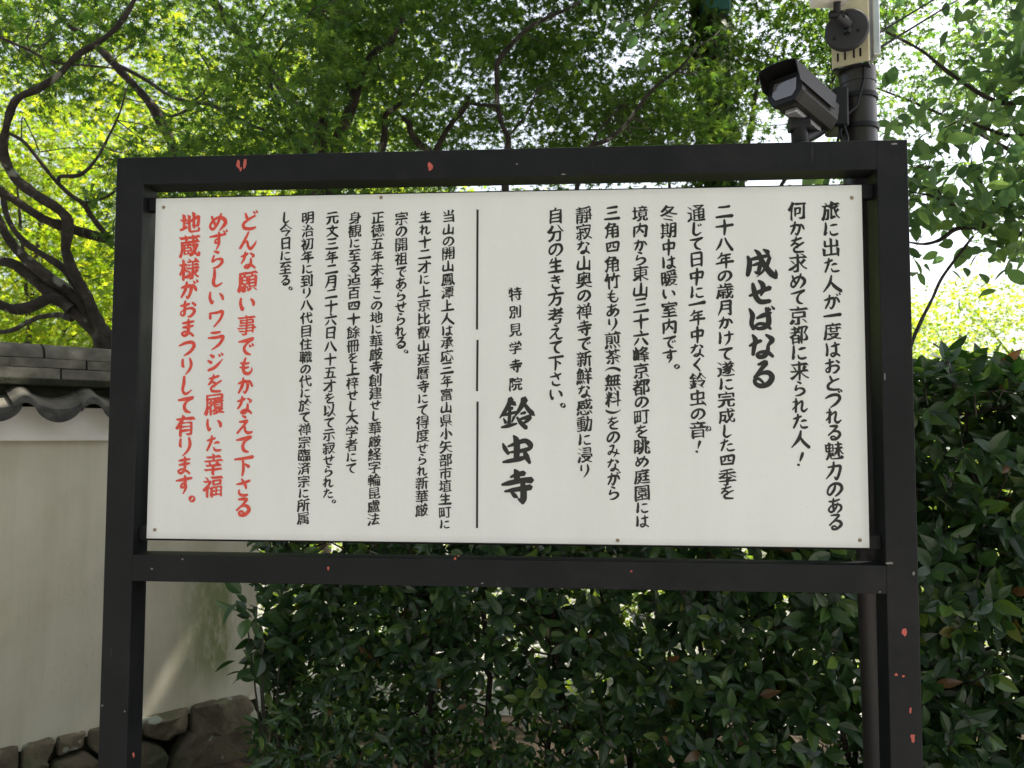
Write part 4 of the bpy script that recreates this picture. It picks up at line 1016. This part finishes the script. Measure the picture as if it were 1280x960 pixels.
traced(t5, [(634, 172), (646, 158), (655, 148), (662, 136), (672, 110)], 3.0, 2.9, [2.2, 1.8, 1])
traced(t5, [(622, 133), (603, 131), (585, 130), (570, 143)], 3.0, 3.1, [3, 3, 2])
traced(t5, [(720, 240), (733, 188), (757, 176), (780, 158), (800, 132), (820, 108), (850, 85), (870, 60)], 3.0, 2.8, [4, 4, 3.5, 3, 1.5])
traced(t5, [(738, 185), (748, 165), (765, 145), (780, 130)], 3.0, 3.0, [2.4, 2, 1.2])
c5 = np.concatenate([ellip(160, (.55, 3.6, 4.15), (.95, .95, .85), .55, 1.1, 19), ellip(75, (.9, 3.5, 3.6), (.65, .6, .33), .5, 1.2, 22)])
leaves('crown', MAPLE, *sprays(c5, .22, .05, 32, .070), M['maple'], t5); twigs(t5, c5)

# ---- utility pole smothered in climber
iv = empty('ivy_covered_pole', (1.19, 3.9, 0), label='tall pole smothered in climbing ivy behind the top beam right of centre', cat='pole')
MB().tube([(0, 0, -.1), (0, 0, 7)], [.085, .08], 20).build('shaft', M['bark_dark'], iv, True)
MB().box((-.10, -.13, 4.58), (.10, -.0, 4.95), .01).build('teal_box', M['teal'], iv)
n = 9000; a = rs.rand(n)*2*np.pi; z = .4+rs.rand(n)*5.3; bulge = .135+.08*np.array([noise.noise(Vector((math.cos(q)*1.5, math.sin(q)*1.5, w*1.3))) for q, w in zip(a, z)])
keep = ~((z > 4.56) & (z < 5) & (np.sin(a) < -.3) & (rs.rand(n) < .85)); r_ = bulge*(.75+.5*rs.rand(n))
P = np.stack([1.19+r_*np.cos(a), 3.9+r_*np.sin(a), z], 1)[keep]; N = np.stack([np.cos(a), np.sin(a), np.full(n, .35)], 1)[keep]+rs.normal(0, .4, (keep.sum(), 3))
H = np.stack([rs.normal(0, .5, keep.sum()), rs.normal(0, .3, keep.sum()), -np.ones(keep.sum())], 1)
leaves('foliage', [oval_leaf(.55, 4), simple_maple()], P, N, H, .062*(1+rs.normal(0, .2, len(P))), M['ivy'], iv)
# ---- maple to the right of the pole, dense fine foliage behind the cameras
t6 = empty('maple_tree', (1.2, 4.6, 0), label='dense maple crown between the ivy pole and the security camera', cat='tree')
limb(t6, [(1.2, 4.6, -.1), (1.22, 4.6, 1.2), (1.28, 4.5, 2.4), (1.45, 4.4, 3.4), (1.6, 4.3, 4.4)], [.07, .06, .05, .035, .015], 'bark', 'trunk')
limb(t6, [(1.3, 4.5, 2.5), (1.6, 4.4, 3.2), (2.0, 4.3, 3.9), (2.2, 4.2, 4.5)], [.035, .025, .018, .01])
limb(t6, [(1.25, 4.55, 2.2), (1.0, 4.5, 3.0), (.9, 4.4, 3.7)], [.035, .025, .012])
c6 = np.concatenate([ellip(200, (1.85, 4.4, 4.8), (1.05, .9, .80), .46, 1.1, 30), ellip(45, (1.15, 4.5, 4.35), (.6, .6, .35), .5, 1.2, 33)])
leaves('crown', SMAPLE, *sprays(c6, .24, .07, 34, .074, .5, .3), M['maple'], t6); twigs(t6, c6)
# ---- tree with oval leaves, right
OVAL = [oval_leaf(.50, 6, .16, .10), oval_leaf(.56, 6, .05, .16)]
t7 = empty('oval_leaved_tree', (3.4, 2.6, 0), label='tree with thin oval leaves and dark wavy branches at the right edge', cat='tree')
limb(t7, [(3.4, 2.6, -.1), (3.42, 2.6, 1.2), (3.3, 2.55, 2.2), tuple(at(1420, 262, 2.3)), tuple(at(1440, 60, 2.3))], [.08, .07, .06, .045, .03], 'bark_dark', 'trunk')
traced(t7, [(1430, 262), (1340, 282), (1290, 288), (1268, 296), (1254, 297), (1238, 289), (1222, 285), (1196, 286), (1182, 295), (1172, 301), (1155, 305), (1137, 303), (1118, 300)], 2.2, 1.8, [7, 5, 4, 3.5, 3.2, 3, 2.5, 1.6, 1], 'bark_dark')
traced(t7, [(1229, 286), (1230, 275), (1226, 264), (1212, 255), (1190, 256), (1178, 251), (1162, 244), (1140, 240), (1120, 232)], 1.9, 1.7, [2.6, 2.2, 2, 1.6, 1], 'bark_dark')
traced(t7, [(1228, 272), (1240, 262), (1247, 254), (1256, 246), (1262, 232)], 1.95, 1.9, [1.8, 1.5, 1], 'bark_dark')
traced(t7, [(1243, 256), (1232, 236), (1222, 222), (1214, 208)], 1.9, 1.9, [1.6, 1.3, .8], 'bark_dark')
traced(t7, [(1180, 250), (1172, 236), (1163, 222), (1160, 212)], 1.8, 1.8, [1.4, 1.2, .8], 'bark_dark')
traced(t7, [(1216, 296), (1205, 310), (1191, 328), (1176, 350), (1165, 374), (1152, 400), (1141, 426), (1132, 460)], 1.9, 1.5, [2.2, 2.2, 2.4, 2.6], 'bark')
traced(t7, [(1430, 60), (1330, 100), (1270, 128), (1230, 120), (1180, 86), (1150, 62), (1108, 40)], 2.4, 2.0, [5, 4, 3, 2.4, 1.6], 'bark_dark')
traced(t7, [(1420, 150), (1330, 148), (1275, 170), (1230, 160), (1206, 150), (1180, 160)], 2.2, 2.1, [4, 3, 2, 1.2], 'bark_dark')
c7 = np.concatenate([ellip(128, (2.15, 2.15, 3.45), (.95, .65, .75), .52, 1.3, 40), ellip(74, (1.95, 1.9, 2.75), (.70, .45, .42), .42, 1.6, 43)])
leaves('crown', OVAL, *sprays(c7, .20, .22, 11, .082, .6, .7, .75), M['ovate'], t7); twigs(t7, c7, r0=.003, maxd=.32)
t11 = empty('maple_tree', (4.9, 5.4, 0), label='fine-leaved tree against the sky behind the oval-leaved one, upper right', cat='tree')
limb(t11, [(4.9, 5.4, -.1), (4.9, 5.4, 1.5), (4.8, 5.3, 2.9), (4.4, 5.2, 4.0), (3.9, 5.1, 5.0)], [.07, .06, .05, .035, .012], 'bark_dark', 'trunk')
limb(t11, [(4.6, 5.25, 3.5), (3.9, 5.1, 3.9), (3.1, 5.0, 4.3), (2.4, 5.0, 4.6)], [.03, .022, .014, .006], 'bark_dark')
c11 = ellip(170, (3.4, 5.1, 4.35), (1.5, .8, 1.05), .56, 1.2, 70)
leaves('crown', SMAPLE, *sprays(c11, .26, .08, 30, .070, .5, .3), M['maple'], t11); twigs(t11, c11)
t8 = empty('overhanging_branch', tuple(at(800, 10, 1.5)), label='small spray of oval leaves hanging in at the top edge right of centre', cat='branch')
traced(t8, [(842, -60), (838, -20), (812, 12), (796, 30)], 1.5, 1.5, [2, 1.5, 1], 'bark_dark')
traced(t8, [(900, -90), (842, -60), (790, -40), (745, -5)], 1.5, 1.5, [3, 2, 1], 'bark_dark')
c8 = np.array([tuple(at(x, y, 1.5)) for x, y in ((800, 40), (812, 48), (785, 38), (770, 20), (745, 0), (838, 15), (842, 30), (735, -12), (765, -25), (820, 62), (893, 150+300))][:10])
leaves('crown', OVAL, *sprays(c8, .055, .3, 4, .066, .6, .9, .8), M['ovate'], t8)
# ---- tall tree added out of view at right; its crown shades wall, hedge and maples
t9 = empty('added_shade_tree', (5.2, 3.4, 0), label='added unseen tall tree beyond the right edge, crown shading the scene', cat='tree')
limb(t9, [(5.2, 3.4, -.1), (5.1, 3.5, 2), (4.9, 3.7, 4), (4.5, 3.9, 5.6), (3.8, 4.2, 7)], [.17, .15, .13, .10, .05], 'bark', 'trunk')
limb(t9, [(4.7, 3.8, 5.0), (3.6, 3.6, 6.0), (2.4, 3.4, 6.6), (1.0, 3.3, 6.9)], [.08, .06, .05, .03])
limb(t9, [(4.9, 3.7, 4.4), (4.4, 2.4, 5.6), (3.6, 1.4, 6.4)], [.07, .05, .03])
limb(t9, [(2.2, 3.4, 6.6), (1.4, 3.1, 5.9), (.6, 2.9, 5.4)], [.04, .025, .012])
c9 = np.concatenate([ellip(110, (.58, 2.96, 5.35), (1.1, .8, .5), .3, .7, 52), ellip(1000, (2.1, 3.7, 6.9), (3.6, 2.4, 1.1), .34, .7, 50), ellip(200, (3.2, 1.5, 6.4), (1.8, 1.3, .9), .34, .7, 51)])  # first cluster added to block sun bands on the wall
leaves('crown', [simple_maple()], *sprays(c9, .42, .08, 30, .10), M['maple'], t9)

t10 = empty('added_shade_tree', tuple(at(404, 300, 6.4).xy)+(0,), label='tall tree, thick trunk behind the maples left of centre, crown added overhead for shade', cat='tree')
limb(t10, [(t10.location.x, 6.4, -.1), (t10.location.x+.03, 6.4, 2.4), (t10.location.x-.05, 6.3, 4.4), (t10.location.x+.3, 6.1, 6.2), (t10.location.x+.4, 6.0, 7.4)], [.17, .14, .12, .10, .05], 'bark_dark', 'trunk')
limb(t10, [(t10.location.x, 6.3, 4.6), (t10.location.x-1.0, 5.9, 5.9), (t10.location.x-2.0, 5.4, 6.8)], [.07, .05, .02], 'bark_dark')
leaves('crown', [simple_maple()], *sprays(ellip(850, (-.9, 5.6, 7.3), (3.4, 1.8, .95), .30, .7, 60), .42, .08, 28, .10), M['maple'], t10)  # crown added overhead to shade the maples below

# ---- trees added unseen behind and beside the viewer to block sky light
for x, y, z, r, ns, lb in ((-3.2, -6.5, 4.6, (3.0, 2.2, 2.6), 620, 'added unseen broad tree blocking sky light, left behind the viewer'), (3.6, -7.0, 4.8, (3.2, 2.2, 2.8), 640, 'added unseen broad tree blocking sky light, right behind the viewer'),
                           (.2, -9.5, 5.2, (3.4, 2.2, 3.2), 620, 'added unseen tall tree blocking sky light, farthest behind the viewer'), (-6.2, -2.5, 4.2, (2.0, 2.6, 2.4), 420, 'added unseen tree blocking sky light, far left of the viewer')):
    t = empty('broadleaf_tree', (x, y, -.1), label=lb, cat='tree')
    limb(t, [(x, y, -.2), (x+.1, y-.1, z*.35), (x-.1, y, z*.7), (x+.05, y, z+.5*r[2])], [.16, .13, .10, .03], 'bark', 'trunk')
    for k in range(5):
        an = k*1.256+x; limb(t, [(x, y, z*.35+.12*k), (x+.45*r[0]*math.cos(an), y+.4*r[1]*math.sin(an), z*.7+.1*k), (x+.8*r[0]*math.cos(an), y+.8*r[1]*math.sin(an), z+.15*k)], [.06, .04, .015], 'bark')
    leaves('crown', SMAPLE, *sprays(ellip(ns, (x, y, z), r, .30, .8, x), .55, .12, 26, .15, .5, .1, .5), M['maple'], t)

# ---- sunlit trees beyond the hedge
far_specs = [  # x, y, crown centre z, radii, sprays, leaf size, material, label
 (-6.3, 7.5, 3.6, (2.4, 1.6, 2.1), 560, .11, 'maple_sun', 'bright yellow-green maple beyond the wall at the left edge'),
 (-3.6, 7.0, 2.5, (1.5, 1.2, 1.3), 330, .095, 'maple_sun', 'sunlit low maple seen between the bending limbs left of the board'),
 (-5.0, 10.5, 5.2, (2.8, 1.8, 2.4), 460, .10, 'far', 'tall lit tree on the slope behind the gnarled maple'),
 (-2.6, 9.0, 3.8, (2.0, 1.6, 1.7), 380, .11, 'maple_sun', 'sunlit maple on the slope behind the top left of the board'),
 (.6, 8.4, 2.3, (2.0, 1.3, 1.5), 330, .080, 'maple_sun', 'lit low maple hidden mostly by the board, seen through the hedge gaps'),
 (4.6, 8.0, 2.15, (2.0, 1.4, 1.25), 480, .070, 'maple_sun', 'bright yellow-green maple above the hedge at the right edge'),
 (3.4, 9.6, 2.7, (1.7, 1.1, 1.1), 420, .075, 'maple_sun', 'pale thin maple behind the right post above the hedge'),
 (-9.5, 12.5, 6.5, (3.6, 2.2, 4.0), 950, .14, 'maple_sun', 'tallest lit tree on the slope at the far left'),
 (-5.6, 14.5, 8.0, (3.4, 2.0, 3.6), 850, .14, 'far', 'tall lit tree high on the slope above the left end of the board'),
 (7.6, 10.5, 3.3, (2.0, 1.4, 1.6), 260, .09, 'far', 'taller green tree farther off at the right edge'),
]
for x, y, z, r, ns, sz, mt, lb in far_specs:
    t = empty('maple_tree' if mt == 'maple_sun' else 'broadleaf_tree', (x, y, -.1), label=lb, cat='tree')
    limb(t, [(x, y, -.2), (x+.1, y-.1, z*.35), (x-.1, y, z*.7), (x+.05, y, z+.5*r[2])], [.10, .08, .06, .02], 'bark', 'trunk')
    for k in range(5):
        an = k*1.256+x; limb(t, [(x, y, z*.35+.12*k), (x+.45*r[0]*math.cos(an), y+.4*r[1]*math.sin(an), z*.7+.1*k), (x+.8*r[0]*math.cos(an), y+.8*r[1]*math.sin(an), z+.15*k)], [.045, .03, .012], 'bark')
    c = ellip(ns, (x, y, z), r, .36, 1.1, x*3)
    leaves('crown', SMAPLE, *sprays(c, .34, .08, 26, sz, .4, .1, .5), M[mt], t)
# undergrowth on the slope: one mass nobody could count
n = 3300; X = rs.uniform(-26, 8, n); Y = rs.uniform(11, 30, n); Z = np.array([hill_h(a, b) for a, b in zip(X, Y)])+rs.rand(n)*(1.4+.24*(Y-11))
leaves('slope_undergrowth', SMAPLE, *sprays(np.stack([X, Y, Z], 1), .75, .25, 26, .17, .5, .1, .6), M['far'], None, 'stuff')
bpy.data.objects['slope_undergrowth']['label'] = 'lit green undergrowth covering the slope in the distance'
n = 1500; X = rs.uniform(-4, 8, n); Y = rs.uniform(2.7, 10, n); Z = rs.rand(n)*(.55+.12*(Y-3))
leaves('garden_shrubs', SMAPLE, *sprays(np.stack([X, Y, Z], 1), .35, .2, 24, .075, .5, .1, .6), M['far'], None, 'stuff')

# ------------------------------------------------------------------ the clipped hedge behind the board
hg = empty('hedge', (.6, 1.0, 0), label='dark glossy evergreen hedge running behind the board from wall to right edge', cat='hedge')
HL = [oval_leaf(.47, 6, .16, .12, .0), oval_leaf(.54, 6, .05, .18, -.1), oval_leaf(.43, 6, .28, .08, .05), oval_leaf(.50, 6, .10, .26, -.05)]
def hedge_front(x): return float(np.interp(x, (-1.5, -1.0, 0, 1, 2.6), (1.45, 1.20, .85, .60, .52)))
def hedge_top(x): return 1.80+.05*noise.noise(Vector((x*2.2, 0, 0)))+.03*noise.noise(Vector((x*7, 2, 0)))
stems = MB(); hr = random.Random(21)
HX0, HX1 = -1.10, 2.7
tips = []
ns = 26
for i in range(ns):
    x = HX0+.1+(HX1-HX0-.15)*(i+hr.uniform(-.25, .25))/(ns-1); y = hedge_front(x)+hr.uniform(.12, .40)
    P = [Vector((x, y, -.05))]; z = 0; h = hedge_top(x)-.1
    while z < h:
        z += .22; P.append(Vector((P[-1].x+hr.uniform(-.06, .06), min(max(P[-1].y+hr.uniform(-.05, .05), hedge_front(x)+.08), hedge_front(x)+.48), min(z, h))))
    r0 = hr.uniform(.010, .022); rr = [r0*(1-.7*k/len(P)) for k in range(len(P))]
    Q, q = smooth_path(P, rr, 2); stems.tube([p-hg.location for p in Q], q, 6, False)
    for k in range(2, len(Q)-1):
        for _ in range(2):
            a = hr.uniform(0, 6.28); l = hr.uniform(.10, .28); e = Q[k]+Vector((math.cos(a)*l, math.sin(a)*l, hr.uniform(.02, .16)))
            stems.tube([Q[k]-hg.location, Q[k].lerp(e, .5)+Vector((0, 0, -.015))-hg.location, e-hg.location], [.0045, .0032, .002], 4, False); tips.append(e)
stems.build('stems', M['bark_dark'], hg, kind='stuff')
# shoots: a short twig with a whorl of leaves; denser at the front face and at the top
def shoot_points(n, depth0, depth1, z0, z1, gap):
    out = []
    while len(out) < n:
        x = rs.uniform(HX0, HX1); z = rs.uniform(z0, z1); y = hedge_front(x)+rs.uniform(depth0, depth1)
        top = hedge_top(x)
        if z > top: continue
        g = noise.noise(Vector((x*3.3, z*3.3, 5)))+.5*noise.noise(Vector((x*9, z*9, 8)))
        if g < gap-.32*max(0, (1.15-z)): continue
        yy = y+.04*noise.noise(Vector((x*4, z*4, 1)))
        out.append((x, yy, z))
    return np.array(out)
front = shoot_points(1350, -.02, .12, .06, 1.82, -.60)
mid = shoot_points(1500, .10, .32, .04, 1.80, -.60)
rear = shoot_points(1600, .30, .60, .04, 1.78, -.50)
xt = rs.uniform(HX0, HX1, 420); top = np.stack([xt, [hedge_front(a)+rs.uniform(0, .48) for a in xt], [hedge_top(a)+rs.uniform(-.04, .03) for a in xt]], 1)
LP, LN, LH, LS = [], [], [], []; tw = MB()
for grp, (C, per) in enumerate(((front, 8), (mid, 8), (rear, 7), (top, 8))):
    for c in C:
        out = np.array([rs.normal(0, .45), -1.0 if grp != 2 else -.3, rs.normal(.15, .45)]) if grp != 3 else np.array([rs.normal(0, .4), rs.normal(-.2, .4), 1])
        out /= np.linalg.norm(out); B = basis(out[None], rs.normal(0, 1, (1, 3)))[0]
        big = rs.uniform(.8, 1.2); k = per+rs.randint(-2, 2); a0 = rs.rand()*6.28; base = c-out*.10
        if rs.rand() < .5: tw.tube([Vector(base-out*.04)-hg.location, Vector(c)-hg.location], [.0028, .0016], 4, False)
        for j in range(k):
            a = a0+2.4*j; f = j/k; rad = B @ np.array([math.cos(a), math.sin(a), .0])
            h = rad*(1.0-.45*f)+out*(.30+.7*f)+np.array([0, 0, -.28])+rs.normal(0, .12, 3)
            nrm = out*(1-.5*f)-rad*(.35+.5*f)+np.array([0, 0, .30])+rs.normal(0, .16, 3)
            LP.append(base+out*.10*f+rad*.006); LN.append(nrm); LH.append(h); LS.append((.068 if c[0] < .9 else .080)*big*(1-.25*f*(rs.rand()))*rs.uniform(.72, 1.12)*(.72 if c[2] < .62 and c[0] < .2 else 1))
LP, LN, LH, LS = map(np.array, (LP, LN, LH, LS))
tw.build('shoot_twigs', M['twig'], hg, kind='stuff')
# the 300 leaves that show largest are leaves of their own, the rest one mass
d = LP-np.array(CAM_LOC); w = d@np.array(_f); u = 640+FOCAL*(d@np.array(CR))/w; v = 480-FOCAL*(d@np.array(CU))/w
vis = ((v < 955) & (v > 420) & (u < 1275)) & ((u > 1158) | ((u > 320) & (u < 1075) & (v > 745)))
fr = (LP[:, 1]-np.array([hedge_front(x) for x in LP[:, 0]])) < .10
score = LS/w*(vis & fr); order = np.argsort(-score)[:290]; big = np.zeros(len(LP), bool); big[order] = True
leaves('foliage', HL, LP[~big], LN[~big], LH[~big], LS[~big], M['hedge'], hg)
hl = [mesh_np('leaf', V, F, M['hedge']) for V, F in HL]
Bb = basis(LN[big], LH[big]); hloc = np.array(hg.location)
for k, (p, b, s) in enumerate(zip(LP[big]-hloc, Bb, LS[big])):
    o = link('leaf', hl[k % 4], hg); mx = Matrix(((b[0, 0]*s, b[0, 1]*s, b[0, 2]*s, p[0]), (b[1, 0]*s, b[1, 1]*s, b[1, 2]*s, p[1]), (b[2, 0]*s, b[2, 1]*s, b[2, 2]*s, p[2]), (0, 0, 0, 1)))
    o.matrix_local = mx
# ---- low small-leaved shrub at the hedge foot and leafy shoot by the wall end
def shrub(name, c, r, n, sz, tm, label, mat='hedge', per=7):
    t = empty(name, (c[0], c[1], 0), label=label, cat='shrub')
    for k in range(7):
        a = k*.9; limb(t, [(c[0]+.02*k-.06, c[1], -.02), (c[0]+.4*r[0]*math.cos(a), c[1]+.4*r[1]*math.sin(a), c[2]*.6), (c[0]+.8*r[0]*math.cos(a), c[1]+.8*r[1]*math.sin(a), c[2]+.3*r[2])], [.008, .005, .003], 'twig', 'stem', 5)
    C = ellip(n, c, r, 0, 1, 1)
    leaves('foliage', tm, *sprays(C, sz*.9, .25, per, sz, .8, .2, .7), M[mat], t)
shrub('low_shrub', (-.70, .96, .40), (.30, .16, .22), 85, .052, [oval_leaf(.36, 4)], 'low small-leaved shrub at the foot of the hedge left of centre')
shrub('low_shrub', (-1.02, 1.26, .76), (.13, .12, .20), 20, .085, HL, 'leafy shoot of broad green leaves beside the end of the plaster wall')
# ---- overhead cables at the right
def cable(px, Y0, Y1, r, label, group=None):
    n = len(px); P = [at(x, y, Y0+(Y1-Y0)*i/(n-1)) for i, (x, y) in enumerate(px)]
    o = MB().tube(P, r, 6).build('cable', M['cable'], None, True); tag(o, label, 'cable', group)
cable([(1080, 52), (1130, 22), (1180, -8), (1260, -56)], .16, 3.5, .0042, 'upper of two dark cables running from the pole to the top edge')
cable([(1084, 69), (1140, 35), (1190, 4), (1280, -50)], .16, 3.5, .0042, 'lower of two dark cables running from the pole to the top edge')
cable([(1205, 240), (1245, 258), (1290, 277), (1400, 320)], 6.0, 4.0, .016, 'thick dark cable sloping down to the right edge below the branches')
cable([(1212, 250), (1245, 265), (1290, 288), (1400, 340)], 6.0, 4.0, .008, 'thin dark cable just below the thick one at the right edge')
cable([(640, 148), (860, 152), (960, 157), (1060, 152)], 9, 9, .007, 'thin line crossing the sky behind the ivy pole')
